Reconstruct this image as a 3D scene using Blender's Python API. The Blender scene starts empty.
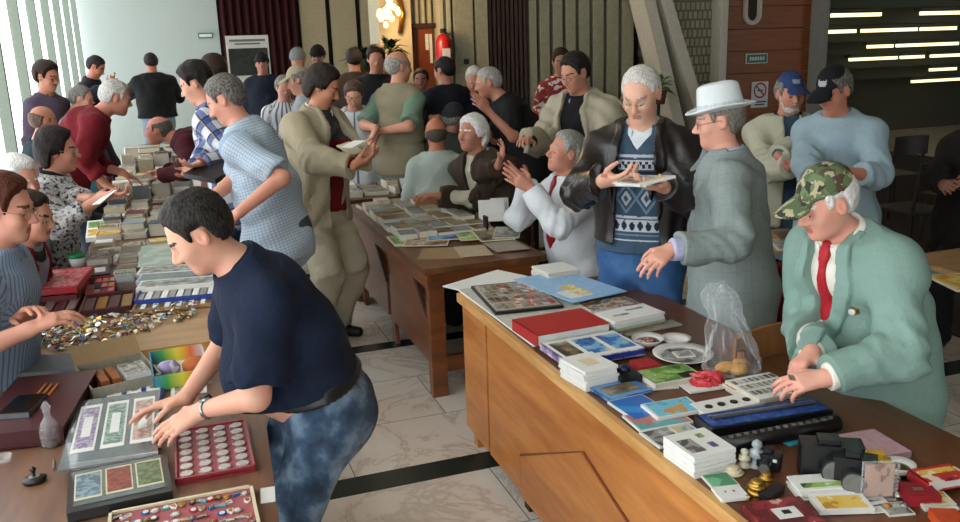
import bpy, bmesh, math, random
import numpy as np
from mathutils import Vector, Matrix
sc = bpy.context.scene
COL = sc.collection
rnd = random.Random(7)
# ------------------------------------------------------------------ camera model
F=850.; CH=1.82; PITCH=math.radians(14); ROLL=0.033; YAW=math.radians(19.2)
fw=np.array([math.sin(YAW)*math.cos(PITCH),math.cos(YAW)*math.cos(PITCH),-math.sin(PITCH)])
_r0=np.array([math.cos(YAW),-math.sin(YAW),0.]);_u0=np.cross(_r0,fw)
RT=math.cos(ROLL)*_r0-math.sin(ROLL)*_u0; UP=math.sin(ROLL)*_r0+math.cos(ROLL)*_u0
CP=np.array([0,0,CH])
def ray(x,y): return fw+RT*(x-480)/F-UP*(y-261)/F
def D(x,y,d): return CP+ray(x,y)*d
def Zp(x,y,z):
    r=ray(x,y); return CP+r*((z-CH)/r[2])
def Yp(x,y,Y):
    r=ray(x,y); return CP+r*(Y/r[1])
def Xp(x,y,X):
    r=ray(x,y); return CP+r*(X/r[0])
def V(*a): return np.array(a,dtype=float)
def unit(v):
    v=np.asarray(v,float); n=np.linalg.norm(v); return v/n if n>1e-9 else v
# ------------------------------------------------------------------ materials
MATS={}
def newmat(name):
    m=bpy.data.materials.new(name); m.use_nodes=True
    return m, m.node_tree, m.node_tree.nodes['Principled BSDF']
def hexc(c):
    if isinstance(c,str):
        c=[int(c[i:i+2],16)/255 for i in (0,2,4)]
        c=[x/12.92 if x<=.04045 else ((x+.055)/1.055)**2.4 for x in c]
    return tuple(c)+(1.,) if len(c)==3 else tuple(c)
def ramp(nt,fac,stops,interp='LINEAR'):
    r=nt.nodes.new('ShaderNodeValToRGB'); r.color_ramp.interpolation=interp
    e=r.color_ramp.elements
    while len(e)<len(stops): e.new(.5)
    for i,(p,c) in enumerate(stops): e[i].position=p; e[i].color=hexc(c)
    nt.links.new(fac,r.inputs[0]); return r.outputs[0]
def coords(nt,scale=(1,1,1),rotz=0,kind='Object',rand=False):
    t=nt.nodes.new('ShaderNodeTexCoord'); mp=nt.nodes.new('ShaderNodeMapping')
    mp.inputs['Scale'].default_value=scale; mp.inputs['Rotation'].default_value=(0,0,rotz)
    nt.links.new(t.outputs[kind],mp.inputs[0]); out=mp.outputs[0]
    if rand:
        oi=nt.nodes.new('ShaderNodeObjectInfo'); mu=nt.nodes.new('ShaderNodeMath'); mu.operation='MULTIPLY'; mu.inputs[1].default_value=37.
        nt.links.new(oi.outputs['Random'],mu.inputs[0])
        ad=nt.nodes.new('ShaderNodeVectorMath'); ad.operation='ADD'
        nt.links.new(out,ad.inputs[0]); nt.links.new(mu.outputs[0],ad.inputs[1]); out=ad.outputs[0]
    return out
def noise(nt,vec,scale,detail=3,rough=.5):
    n=nt.nodes.new('ShaderNodeTexNoise'); n.inputs['Scale'].default_value=scale; n.inputs['Detail'].default_value=detail
    n.inputs['Roughness'].default_value=rough; nt.links.new(vec,n.inputs['Vector']); return n
def bump(nt,b,h,strength=.3,dist=.01):
    n=nt.nodes.new('ShaderNodeBump'); n.inputs['Strength'].default_value=strength; n.inputs['Distance'].default_value=dist
    nt.links.new(h,n.inputs['Height']); nt.links.new(n.outputs[0],b.inputs['Normal'])
def mixc(nt,f,a,b,typ='MIX'):
    m=nt.nodes.new('ShaderNodeMix'); m.data_type='RGBA'; m.blend_type=typ
    for s,v in ((m.inputs[0],f),(m.inputs[6],a),(m.inputs[7],b)):
        if isinstance(v,(int,float)): s.default_value=v
        elif isinstance(v,(tuple,str)): s.default_value=hexc(v)
        else: nt.links.new(v,s)
    return m.outputs[2]
def mat(name,col,rough=.6,metal=0,var=.12,bscale=60,bstr=.15,spec=.5,sheen=0,alpha=1,trans=0,coat=0):
    key=(name,)
    if key in MATS: return MATS[key]
    m,nt,b=newmat(name); v=coords(nt)
    n=noise(nt,v,bscale,3)
    c=hexc(col); d=tuple(x*(1-var) for x in c[:3]); l=tuple(min(1,x*(1+var)) for x in c[:3])
    nt.links.new(ramp(nt,n.outputs[0],[(.3,d),(.7,l)]),b.inputs['Base Color'])
    b.inputs['Roughness'].default_value=rough; b.inputs['Metallic'].default_value=metal
    b.inputs['Specular IOR Level'].default_value=spec
    if sheen: b.inputs['Sheen Weight'].default_value=sheen
    if trans: b.inputs['Transmission Weight'].default_value=trans
    if coat: b.inputs['Coat Weight'].default_value=coat
    if alpha<1: b.inputs['Alpha'].default_value=alpha
    if bstr: bump(nt,b,n.outputs[0],bstr,.003)
    MATS[key]=m; return m
def cloth(name,col,rough=.85,weave=420,var=.10):
    """plain woven cloth"""
    if (name,) in MATS: return MATS[(name,)]
    m,nt,b=newmat(name); v=coords(nt)
    n=noise(nt,v,9,4,.6); n2=noise(nt,v,weave,1)
    c=hexc(col); d=tuple(x*(1-var) for x in c[:3]); l=tuple(min(1,x*(1+var)) for x in c[:3])
    a=ramp(nt,n.outputs[0],[(.3,d),(.7,l)])
    nt.links.new(mixc(nt,n2.outputs[0],a,tuple(x*.8 for x in c[:3])),b.inputs['Base Color'])
    b.inputs['Roughness'].default_value=rough; b.inputs['Specular IOR Level'].default_value=.25
    mx=nt.nodes.new('ShaderNodeMath'); mx.operation='ADD'; nt.links.new(n.outputs[0],mx.inputs[0])
    n3=noise(nt,v,28,3,.6); nt.links.new(n3.outputs[0],mx.inputs[1]); bump(nt,b,mx.outputs[0],.45,.012)
    MATS[(name,)]=m; return m
def stripesgrid(name,base,lines,rotz=0,metalless=True,bands=()):
    """woven check: lines = [(axis 'h','x' or 'z', period m, duty, colour)]"""
    if (name,) in MATS: return MATS[(name,)]
    m,nt,b=newmat(name)
    at=nt.nodes.new('ShaderNodeAttribute'); at.attribute_name='cc'; v=at.outputs['Vector']
    sp=nt.nodes.new('ShaderNodeSeparateXYZ'); nt.links.new(v,sp.inputs[0])
    n=noise(nt,v,9,4,.6)
    cur=mixc(nt,n.outputs[0],base,tuple(x*.85 for x in hexc(base)[:3]))
    for ax,per,duty,colr in lines:
        w=nt.nodes.new('ShaderNodeMath'); w.operation='MULTIPLY'; w.inputs[1].default_value=1/per
        src={'x':0,'y':1,'z':2}.get(ax,0)
        if ax=='h':
            ad=nt.nodes.new('ShaderNodeMath'); ad.operation='ADD'; nt.links.new(sp.outputs[0],ad.inputs[0]); nt.links.new(sp.outputs[1],ad.inputs[1]); nt.links.new(ad.outputs[0],w.inputs[0])
        else: nt.links.new(sp.outputs[src],w.inputs[0])
        fr=nt.nodes.new('ShaderNodeMath'); fr.operation='FRACT'; nt.links.new(w.outputs[0],fr.inputs[0])
        lt=nt.nodes.new('ShaderNodeMath'); lt.operation='LESS_THAN'; lt.inputs[1].default_value=duty; nt.links.new(fr.outputs[0],lt.inputs[0])
        mu=nt.nodes.new('ShaderNodeMath'); mu.operation='MULTIPLY'; mu.inputs[1].default_value=.8; nt.links.new(lt.outputs[0],mu.inputs[0])
        cur=mixc(nt,mu.outputs[0],cur,colr)
    nt.links.new(cur,b.inputs['Base Color']); b.inputs['Roughness'].default_value=.85; b.inputs['Specular IOR Level'].default_value=.25
    n3=noise(nt,v,22,3,.6); bump(nt,b,n3.outputs[0],.45,.015)
    MATS[(name,)]=m; return m
def blotch(name,stops,scale=14,vor=False,rough=.85,detail=1,interp='CONSTANT',rand=False,kind='Object',vscale=(1,1,1),coat=0):
    if (name,) in MATS: return MATS[(name,)]
    m,nt,b=newmat(name); v=coords(nt,kind=kind,rand=rand,scale=vscale)
    if vor:
        n=nt.nodes.new('ShaderNodeTexVoronoi'); n.inputs['Scale'].default_value=scale; nt.links.new(v,n.inputs['Vector'])
        fac=n.outputs['Distance'] if vor=='d' else None
        if fac is None:
            s=nt.nodes.new('ShaderNodeSeparateColor'); nt.links.new(n.outputs['Color'],s.inputs[0]); fac=s.outputs[0]
    else: fac=noise(nt,v,scale,detail).outputs[0]
    nt.links.new(ramp(nt,fac,stops,interp),b.inputs['Base Color'])
    b.inputs['Roughness'].default_value=rough
    if coat: b.inputs['Coat Weight'].default_value=coat
    MATS[(name,)]=m; return m
def skin(name,col,red=.5):
    if (name,) in MATS: return MATS[(name,)]
    m,nt,b=newmat(name); v=coords(nt)
    n=noise(nt,v,14,4,.6); n2=noise(nt,v,160,2)
    c=hexc(col)[:3]
    r=(min(1,c[0]*1.02),c[1]*(1-.3*red),c[2]*(1-.35*red))
    nt.links.new(ramp(nt,n.outputs[0],[(.35,c),(.7,r)]),b.inputs['Base Color'])
    b.inputs['Roughness'].default_value=.55; b.inputs['Subsurface Weight'].default_value=.12
    b.inputs['Subsurface Radius'].default_value=(.012,.005,.003); b.inputs['Specular IOR Level'].default_value=.35
    bump(nt,b,n2.outputs[0],.12,.002)
    MATS[(name,)]=m; return m
def hairmat(name,a,bc,rough=.6):
    if (name,) in MATS: return MATS[(name,)]
    m,nt,b=newmat(name); v=coords(nt,scale=(1,1,.35))
    n=noise(nt,v,150,3,.6)
    nt.links.new(ramp(nt,n.outputs[0],[(.38,a),(.62,bc)]),b.inputs['Base Color'])
    b.inputs['Roughness'].default_value=rough; b.inputs['Specular IOR Level'].default_value=.18; bump(nt,b,n.outputs[0],.7,.006)
    MATS[(name,)]=m; return m
def wood(name,a,bc,rough=.45,ringscale=(3,18,18),scale=1.6,rotz=0,coat=.15):
    if (name,) in MATS: return MATS[(name,)]
    m,nt,b=newmat(name); v=coords(nt,scale=ringscale,rotz=rotz)
    n=noise(nt,v,scale,6,.65); n2=noise(nt,coords(nt),3,2)
    c=ramp(nt,n.outputs[0],[(.32,a),(.66,bc)])
    c=mixc(nt,n2.outputs[0],c,tuple(x*.75 for x in hexc(a)[:3]),'MIX') if False else c
    nt.links.new(c,b.inputs['Base Color']); b.inputs['Roughness'].default_value=rough; b.inputs['Coat Weight'].default_value=coat
    b.inputs['Coat Roughness'].default_value=.25
    bump(nt,b,n.outputs[0],.08,.002)
    MATS[(name,)]=m; return m
# ------------------------------------------------------------------ objects
def mkmesh(name,verts,faces,mats,mi=None,smooth=False):
    me=bpy.data.meshes.new(name)
    verts=np.asarray(verts,dtype=np.float32)
    if isinstance(faces,np.ndarray):
        nf=len(faces); k=faces.shape[1]
        me.vertices.add(len(verts)); me.vertices.foreach_set('co',verts.ravel())
        me.loops.add(nf*k); me.loops.foreach_set('vertex_index',faces.astype(np.int32).ravel())
        me.polygons.add(nf); me.polygons.foreach_set('loop_start',np.arange(0,nf*k,k,dtype=np.int32))
        me.update(calc_edges=True)
    else:
        me.from_pydata([tuple(map(float,v)) for v in verts],[],faces)
    for m in (mats if isinstance(mats,(list,tuple)) else [mats]): me.materials.append(m)
    if mi is not None: me.polygons.foreach_set('material_index',np.asarray(mi,dtype=np.int32))
    if smooth: me.polygons.foreach_set('use_smooth',np.ones(len(me.polygons),dtype=bool))
    me.update(); return me
def link(name,me,parent=None,loc=(0,0,0),rotz=0,**props):
    o=bpy.data.objects.new(name,me); COL.objects.link(o)
    if parent is not None: o.parent=parent
    o.location=tuple(map(float,loc)); o.rotation_euler=(0,0,float(rotz))
    for k,v in props.items():
        if v: o[k]=v
    return o
def tag(o,label=None,category=None,group=None,kind=None):
    for k,v in (('label',label),('category',category),('group',group),('kind',kind)):
        if v: o[k]=v
    return o
def empty(name,loc,rotz=0,**p): return link(name,None,None,loc,rotz,**p)
def copytree(o,loc,rotz=0,label=None,group=None,scale=None):
    c=o.copy(); COL.objects.link(c); c.location=tuple(map(float,loc)); c.rotation_euler=(0,0,float(rotz))
    if label: c['label']=label
    if group: c['group']=group
    if scale: c.scale=scale
    for ch in o.children:
        k=ch.copy(); COL.objects.link(k); k.parent=c
        for g in ch.children:
            q=g.copy(); COL.objects.link(q); q.parent=k
    return c
class MB:
    def __init__(s): s.v=[];s.f=[];s.mi=[];s.m=[]
    def mat(s,m):
        if m not in s.m: s.m.append(m)
        return s.m.index(m)
    def add(s,vs,fs,m):
        o=len(s.v); s.v+= [tuple(map(float,v)) for v in vs]; i=s.mat(m)
        for f in fs: s.f.append(tuple(o+k for k in f)); s.mi.append(i)
        return s
    def box(s,c,d,m,rz=0,top=None,R=None):
        cx,cy,cz=c; dx,dy,dz=[q/2 for q in d]; ca,sa=math.cos(rz),math.sin(rz); vs=[]
        for z in (-dz,dz):
            for x,y in ((-dx,-dy),(dx,-dy),(dx,dy),(-dx,dy)):
                if R is None: vs.append((cx+x*ca-y*sa,cy+x*sa+y*ca,cz+z))
                else:
                    q=R@np.array([x,y,z]); vs.append((cx+q[0],cy+q[1],cz+q[2]))
        s.add(vs,[(0,3,2,1),(0,1,5,4),(1,2,6,5),(2,3,7,6),(3,0,4,7)],m); s.add(vs[4:],[(0,1,2,3)],top or m); return s
    def prism(s,pts,z0,z1,m,top=None):
        n=len(pts); vs=[(p[0],p[1],z0) for p in pts]+[(p[0],p[1],z1) for p in pts]
        a=sum(pts[i][0]*pts[(i+1)%n][1]-pts[(i+1)%n][0]*pts[i][1] for i in range(n))
        if a<0: return s.prism(pts[::-1],z0,z1,m,top)
        s.add(vs,[tuple(range(n-1,-1,-1))]+[(i,(i+1)%n,n+(i+1)%n,n+i) for i in range(n)],m)
        s.add(vs[n:],[tuple(range(n))],top or m); return s
    def tube(s,pts,r,m,seg=8,cap=True,closed=False):
        pts=[np.asarray(p,float) for p in pts]; n=len(pts); vs=[];fs=[]
        rs=r if isinstance(r,(list,tuple)) else [r]*n
        prev=None
        for i,p in enumerate(pts):
            t=unit((pts[(i+1)%n] if closed or i<n-1 else p)-(pts[i-1] if closed or i>0 else p))
            if prev is None: prev=unit(np.cross(t,[0,0,1] if abs(t[2])<.9 else [1,0,0]))
            a=unit(prev-t*(prev@t)); prev=a; b=np.cross(t,a)
            for k in range(seg):
                q=2*math.pi*k/seg; vs.append(p+rs[i]*(a*math.cos(q)+b*math.sin(q)))
        for i in range(n if closed else n-1):
            for k in range(seg): fs.append((i*seg+k,i*seg+(k+1)%seg,((i+1)%n)*seg+(k+1)%seg,((i+1)%n)*seg+k))
        if cap and not closed: fs+= [tuple(range(seg-1,-1,-1)),tuple((n-1)*seg+k for k in range(seg))]
        s.add(vs,fs,m); return s
    def lathe(s,prof,m,seg=24,c=(0,0,0),sx=1,sy=1):
        vs=[];fs=[];n=len(prof)
        for r,z in prof:
            for k in range(seg):
                q=2*math.pi*k/seg; vs.append((c[0]+r*sx*math.cos(q),c[1]+r*sy*math.sin(q),c[2]+z))
        for i in range(n-1):
            for k in range(seg): fs.append((i*seg+k,i*seg+(k+1)%seg,(i+1)*seg+(k+1)%seg,(i+1)*seg+k))
        fs+= [tuple(range(seg-1,-1,-1)),tuple((n-1)*seg+k for k in range(seg))]
        s.add(vs,fs,m); return s
    def mesh(s,name='m',smooth=False):
        me=bpy.data.meshes.new(name); me.from_pydata(s.v,[],s.f)
        for m in s.m: me.materials.append(m)
        me.polygons.foreach_set('material_index',s.mi)
        if smooth: me.polygons.foreach_set('use_smooth',[True]*len(s.f))
        me.update(); return me
    def build(s,name,parent=None,loc=(0,0,0),rotz=0,smooth=False,bevel=0,**p):
        me=s.mesh(name,smooth)
        o=link(name,me,parent,loc,rotz,**p)
        if bevel:
            b=o.modifiers.new('b','BEVEL'); b.width=bevel; b.segments=2; b.limit_method='ANGLE'
        return o
# ------------------------------------------------------------------ implicit surfaces
def cap(a,b,ra,rb=None,k=.03,fa=False,fb=False,lat=None,q=1.,k2=0): 
    return dict(t='c',a=np.asarray(a,float),b=np.asarray(b,float),ra=ra,rb=ra if rb is None else rb,k=k,fa=fa,fb=fb,lat=lat,q=q)
def ell(c,r,R=None,k=.03): return dict(t='e',c=np.asarray(c,float),r=np.asarray(r,float) if np.ndim(r) else np.array([r]*3,float),R=R,k=k)
def pd(p,X,infl=0):
    if p['t']=='c':
        a,b=p['a'],p['b']; ab=b-a; L2=max(ab@ab,1e-12)
        ap=X-a; t=ap@ab/L2; tc=np.clip(t,0,1)
        w=ap-tc[:,None]*ab
        if p['lat'] is not None and p['q']!=1:
            l=p['lat']; cpt=w@l; w=w-np.outer(cpt*(1-1/p['q']),l)
        d=np.sqrt((w*w).sum(1))-(p['ra']+(p['rb']-p['ra'])*tc)-infl
        L=math.sqrt(L2)
        if p['fa']: d=np.maximum(d,-t*L)
        if p['fb']: d=np.maximum(d,(t-1)*L)
        return d
    w=X-p['c']
    if p['R'] is not None: w=w@p['R']      # columns of R = local axes
    r=p['r']+infl
    k0=np.sqrt(((w/r)**2).sum(1)); k1=np.sqrt(((w/(r*r))**2).sum(1))+1e-9
    return k0*(k0-1)/k1
def smin(a,b,k):
    h=np.maximum(k-np.abs(a-b),0)/k; return np.minimum(a,b)-h*h*k*.25
def smax(a,b,k): return -smin(-a,-b,k)
def field(prims,X,infl=0):
    d=None
    for p in prims:
        e=pd(p,X,infl)
        d=e if d is None else smin(d,e,p['k'])
    return d
def wrinkle(X,amp,f,seed=0):
    r=np.random.RandomState(seed); o=0
    A=r.randn(4,3); A/=np.linalg.norm(A,axis=1)[:,None]
    w=np.sin(X@A[0]*f*.6+1.3*seed)*1.5+np.sin(X@A[1]*f*.4)*1.2
    return amp*(.6*np.sin(X@A[2]*f+w)+.4*np.sin(X@A[3]*f*1.9+w*1.7))
def polygonise(fn,lo,hi,h):
    """surface nets on a sparse grid; fn(points)->signed distance"""
    lo=np.asarray(lo,float)-3*h; hi=np.asarray(hi,float)+3*h; B=8
    nb=np.ceil((hi-lo)/(h*B)).astype(int); n=nb*B
    g=[lo[i]+h*B*(np.arange(nb[i])+.5)-h*.5 for i in range(3)]
    gx=np.stack(np.meshgrid(*g,indexing='ij'),-1).reshape(-1,3)
    dc=fn(gx)
    act=np.abs(dc)<h*B*1.25
    Dn=np.where(dc>0,1.,-1.).reshape(nb)
    Dn=np.repeat(np.repeat(np.repeat(Dn,B,0),B,1),B,2).astype(np.float32)
    ids=np.argwhere(act.reshape(nb))
    off=np.stack(np.meshgrid(*[np.arange(B)]*3,indexing='ij'),-1).reshape(-1,3)
    for s in range(0,len(ids),600):
        I=(ids[s:s+600,None,:]*B+off[None]).reshape(-1,3)
        Dn[I[:,0],I[:,1],I[:,2]]=fn(lo+I*h)
    S=Dn<0
    c=[slice(None,-1),slice(1,None)]
    cnt=sum(S[c[i],c[j],c[k]].astype(np.int8) for i in (0,1) for j in (0,1) for k in (0,1))
    cells=np.argwhere((cnt>0)&(cnt<8))
    if len(cells)==0: return np.zeros((0,3)),np.zeros((0,4),int)
    idx=-np.ones(cnt.shape,dtype=np.int32); idx[tuple(cells.T)]=np.arange(len(cells))
    acc=np.zeros((len(cells),3)); num=np.zeros(len(cells))
    for ax in range(3):
        o1,o2=[a for a in range(3) if a!=ax]
        for i in (0,1):
            for j in (0,1):
                p=cells.copy(); p[:,o1]+=i; p[:,o2]+=j; q=p.copy(); q[:,ax]+=1
                a=Dn[tuple(p.T)].astype(float); b=Dn[tuple(q.T)].astype(float)
                m=(a<0)!=(b<0); t=np.where(m,a/np.where(m,a-b,1),0)
                pt=p.astype(float); pt[:,ax]+=t
                acc+=pt*m[:,None]; num+=m
    vs=lo+h*acc/num[:,None]
    fs=[]
    for ax in range(3):
        o1,o2=(ax+1)%3,(ax+2)%3
        sl0=[slice(1,-1)]*3; sl1=[slice(1,-1)]*3; sl0[ax]=slice(0,-1); sl1[ax]=slice(1,None)
        A=S[tuple(sl0)]; Bq=S[tuple(sl1)]
        for flip,msk in ((False,A&~Bq),(True,~A&Bq)):
            e=np.argwhere(msk); e[:,o1]+=1; e[:,o2]+=1
            if not len(e): continue
            q=[]
            for d1,d2 in ((0,0),(-1,0),(-1,-1),(0,-1)):
                w=e.copy(); w[:,o1]+=d1; w[:,o2]+=d2; q.append(idx[tuple(w.T)])
            q=np.stack(q,1)
            if flip: q=q[:,::-1]
            fs.append(q[(q>=0).all(1)])
    return vs,np.concatenate(fs)
def bounds(prims,pad=0):
    lo=np.full(3,1e9);hi=-lo
    for p in prims:
        if p['t']=='c':
            r=max(p['ra'],p['rb'])*max(1,p['q'])
            for q in (p['a'],p['b']): lo=np.minimum(lo,q-r);hi=np.maximum(hi,q+r)
        else:
            r=max(p['r']); lo=np.minimum(lo,p['c']-r);hi=np.maximum(hi,p['c']+r)
    return lo-pad,hi+pad
def sdfobj(name,fn,bd,h,mats,parent,org,mif=None,**p):
    vs,fs=polygonise(fn,bd[0],bd[1],h)
    mi=None
    if mif is not None and len(fs): mi=mif(vs[fs].mean(1))
    me=mkmesh(name,vs-org,fs,mats,mi,True)
    return link(name,me,parent,**p)
# ------------------------------------------------------------------ people
def rotv(v,ax,a):
    ax=unit(ax); return v*math.cos(a)+np.cross(ax,v)*math.sin(a)+ax*(ax@v)*(1-math.cos(a))
def ik(a,c,l1,l2,hint):
    """joint between a and c; the bend points toward hint"""
    v=c-a; L=np.linalg.norm(v); M=(l1+l2)*.995
    if L>M: c=a+v/L*M; L=M
    v=unit(c-a); x=(l1*l1-l2*l2+L*L)/(2*L); hh=math.sqrt(max(l1*l1-x*x,1e-6))
    hd=hint-v*(hint@v); return a+v*x+unit(hd)*hh,c
def hand_prims(w,f,n,t,s,curl=.5,spread=1.,pinch=False,thumb=.6):
    """w wrist, f finger direction, n palm normal, t thumb side"""
    f=unit(f); n=unit(n-f*(n@f)); t=unit(np.cross(f,n)) if t is None else (unit(np.cross(f,n)) if np.cross(f,n)@t>0 else -unit(np.cross(f,n)))
    P=[]
    L=lambda a,b,c: w+(f*a+t*b+n*c)*s
    for i,(b,e) in enumerate(((.012,.026),(.004,.009),(-.005,-.009),(-.012,-.026))):
        P.append(cap(L(0,b,0),L(.088 if i<3 else .08,e,0),.0155*s,.0125*s,k=.014))
    P.append(cap(L(.01,.018,.006),L(.05,.030,.012),.014*s,.013*s,k=.014))
    fl=((.040,.024,.020),(.045,.028,.022),(.041,.026,.021),(.032,.020,.018))
    base=((.090,.028),(.094,.009),(.090,-.010),(.080,-.028))
    for i in range(4):
        cu=curl*(1+.12*i) if not (pinch and i==0) else curl*1.1
        a=L(base[i][0],base[i][1],0); ang=cu*.5; sp=(1.5-i)*.06*spread
        r=.0092*s if i<3 else .008*s
        for j,l in enumerate(fl[i]):
            d=f*math.cos(ang)+n*math.sin(ang)+t*sp
            b=a+unit(d)*l*s; P.append(cap(a,b,r,r*.92,k=.0035)); a=b; r*=.93; ang+=cu*(.75 if j==0 else .55)
    a=L(.028,.030,.008); d1=unit(f*.75+t*.75+n*.25*thumb*2); b=a+d1*.036*s
    P.append(cap(a,b,.0125*s,.0108*s,k=.010))
    d2=unit(f*.95+t*.2+n*.5*thumb*2); c=b+d2*.03*s; P.append(cap(b,c,.0105*s,.0095*s,k=.004))
    d3=unit(f*.95-t*.1+n*.6*thumb*2); P.append(cap(c,c+d3*.024*s,.0095*s,.0075*s,k=.004))
    return P
HAIRLINE=lambda y: np.interp(y,[-.11,-.06,-.038,-.028,.016,.024,.036,.044,.062,.08,.1],[-.088,-.078,-.055,.026,.030,-.006,-.004,.045,.078,.092,.096])
def person(label,H,face,lean=0,side=0,twist=0,head=(0,0,0),seat=False,s=None,hands=None,elbow=None,hn=(None,None),hf=(None,None),curl=(.5,.5),
           top=None,under=None,legs=None,skincol='c98a6c',hair=None,hat=None,glasses=None,facial=None,h=.008,belly=0,group=None,feet=None,
           shoes='15120f',belt=None,collar=None,tie=None,watch=None,chinz=None,legshow=True,width=1.,open_=None,lapel=False,mouth='a8705e',extra=None,name='person',neck=None,hl=.0):
    Hc=np.asarray(H,float); a=math.radians(face)
    f0=V(math.sin(a),math.cos(a),0); r0=V(math.cos(a),-math.sin(a),0); z=V(0,0,1)
    al=math.radians(lean); be=math.radians(side)
    def frame(k):
        u=z*math.cos(al*k)+f0*math.sin(al*k); u=unit(u+r0*math.sin(be*k)); fr=unit(f0*math.cos(al*k)-z*math.sin(al*k)); return u,fr
    hp=math.radians(head[1]); nl=al*1.0+hp*.35
    nd=unit(z*math.cos(nl)+f0*math.sin(nl)+r0*math.sin(be+math.radians(head[2])*.3))
    uz=.20*frame(.6)[0]+.30*frame(1.1)[0]
    if s is None:
        s= 1.0 if seat else Hc[2]/(.93+uz[2]+.165*nd[2])
    N=Hc-nd*.165*s-f0*.015*s
    u1,fr1=frame(.6); u2,fr2=frame(1.1)
    M=N-u2*.30*s; P0=M-u1*.20*s
    tw=math.radians(twist); rt=unit(rotv(rotv(r0,z,-tw),f0,be)); ff=unit(np.cross(u2,rt))
    org=V(P0[0],P0[1],0)
    W=width
    sh=[N-u2*.075*s-rt*.168*s*W, N-u2*.075*s+rt*.168*s*W]
    T=[cap(P0-u1*.02*s,M,.118*s*W,.108*s*W,k=.05,lat=r0,q=1.36),
       cap(M,N-u2*.125*s,.110*s*W,.120*s*W,k=.05,lat=rt,q=1.34),
       cap(sh[0]+rt*.02,sh[1]-rt*.02,.052*s,k=.05),cap(N+nd*.01*s,sh[0]+rt*.045*s+u2*.02*s,.040*s,.038*s,k=.04),cap(N+nd*.01*s,sh[1]-rt*.045*s+u2*.02*s,.040*s,.038*s,k=.04),
       cap(N-u2*.04*s,N+nd*.0*s,.085*s,.05*s,k=.05,lat=rt,q=1.3),
       ell(P0-f0*.045*s-u1*.05*s,.115*s*W,k=.05)]
    if belly: T.append(ell(M+fr1*(.015+.03*belly)*s-u1*.05*s,V(.13,.13,.13)*s*(1+.1*belly),k=.08))
    neckp=[cap(N-nd*.02*s,Hc-nd*.03*s,.058*s,.054*s,k=.03)]
    # head frame
    hy=math.radians(head[0])
    fh=rotv(f0,z,-hy); rh=rotv(r0,z,-hy); fh,uh=rotv(fh,rh,-hp),rotv(z,rh,-hp)
    tl=math.radians(head[2]); rh,uh=rotv(rh,fh,tl),rotv(uh,fh,tl)
    RH=np.stack([rh,fh,uh],1); hs=s*.95
    Lh=lambda x,y,zz: Hc+(rh*x+fh*y+uh*zz)*hs
    e=lambda c,r,k=.02: ell(Lh(*c),np.asarray(r)*hs,RH,k)
    HD=[e((0,-.014,.035),(.077,.097,.085)),e((0,.022,-.028),(.060,.068,.080),.03),e((0,.030,-.072),(.047,.052,.040),.03),
        e((0,.070,-.094),(.020,.018,.017),.03),cap(Lh(-.030,.080,.022),Lh(.030,.080,.022),.012*hs,k=.02),
        e((-.040,.062,-.022),(.022,.022,.024),.03),e((.040,.062,-.022),(.022,.022,.024),.03)]
    NOSE=[cap(Lh(0,.088,.010),Lh(0,.112,-.026),.0075*hs,.0125*hs,k=.010),e((-.012,.100,-.032),(.009,.011,.008),.008),e((.012,.100,-.032),(.009,.011,.008),.008)]
    LIPS=[cap(Lh(-.019,.083,-.058),Lh(.019,.083,-.058),.0065*hs,k=.008),cap(Lh(-.015,.084,-.068),Lh(.015,.084,-.068),.0075*hs,k=.006)]
    LIDS=[e((-.031,.072,.002),(.0155,.0155,.013),.004),e((.031,.072,.002),(.0155,.0155,.013),.004)]
    SOCK=[e((-.032,.094,.002),(.019,.016,.014)),e((.032,.094,.002),(.019,.016,.014))]
    EAR=[e((sx*.079,-.006,-.004),(.010,.021,.032),.006) for sx in (-1,1)]
    EARC=[e((sx*.087,-.001,.002),(.006,.011,.016)) for sx in (-1,1)]
    # arms
    hands=hands or (None,None); ar=[]; HANDP=[]; wr=[]
    for i in (0,1):
        sg=-1 if i==0 else 1; S=sh[i]; tgt=hands[i]
        if tgt is None: tgt=S-z*.52*s+f0*.06*s+rt*sg*.08
        tgt=np.asarray(tgt,float)
        hint=(elbow[i] if elbow and elbow[i] is not None else (-z*.8-ff*.6+rt*sg*.5))
        hint=np.asarray(hint,float)
        E,w=ik(S,tgt,.285*s,.255*s,unit(hint)); fd=unit(w-E)
        ar.append((S,E,w)); fdir=hf[i] if hf[i] is not None else fd
        pn=hn[i] if hn[i] is not None else (-rt*sg*.6-z*.6)
        HANDP+=hand_prims(w,np.asarray(fdir,float),np.asarray(pn,float),None if False else unit(np.cross(np.asarray(fdir,float),np.asarray(pn,float)))*(-1 if i==0 else 1)*1.0 if False else _thumb(fdir,pn,i),s,curl[i])
        wr.append((w,fd))
    ARM=[];
    for (S,E,w) in ar:
        ARM+=[cap(S,E,.050*s,.040*s,k=.03),cap(E,w,.041*s,.026*s,k=.02)]
    # legs
    hip=[P0-r0*.09*s-u1*.04*s,P0+r0*.09*s-u1*.04*s]; LEG=[]; lg=[]
    for i in (0,1):
        sg=-1 if i==0 else 1
        if feet and feet[i] is not None: A=np.asarray(feet[i],float)
        elif seat: A=hip[i]+f0*.42*s; A[2]=.09
        else: A=V(hip[i][0],hip[i][1],0)+r0*sg*.03+V(0,0,.09)-f0*.02+f0*(.5*max(0,(V(*N)-P0)@f0)*.5)
        K,A=ik(hip[i],A,.43*s,.43*s,f0*.9+z*(.5 if seat else 0)+r0*sg*.1)
        lg.append((hip[i],K,A)); LEG+=[cap(hip[i],K,.085*s*W,.058*s,k=.04),cap(K,A,.056*s,.037*s,k=.03)]
    fdirs=[unit(f0+r0*sg*.25) for sg in (-1,1)]
    root=empty(name,org,label=label,category='person',group=group)
    body=T+neckp+ARM+LEG
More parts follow.
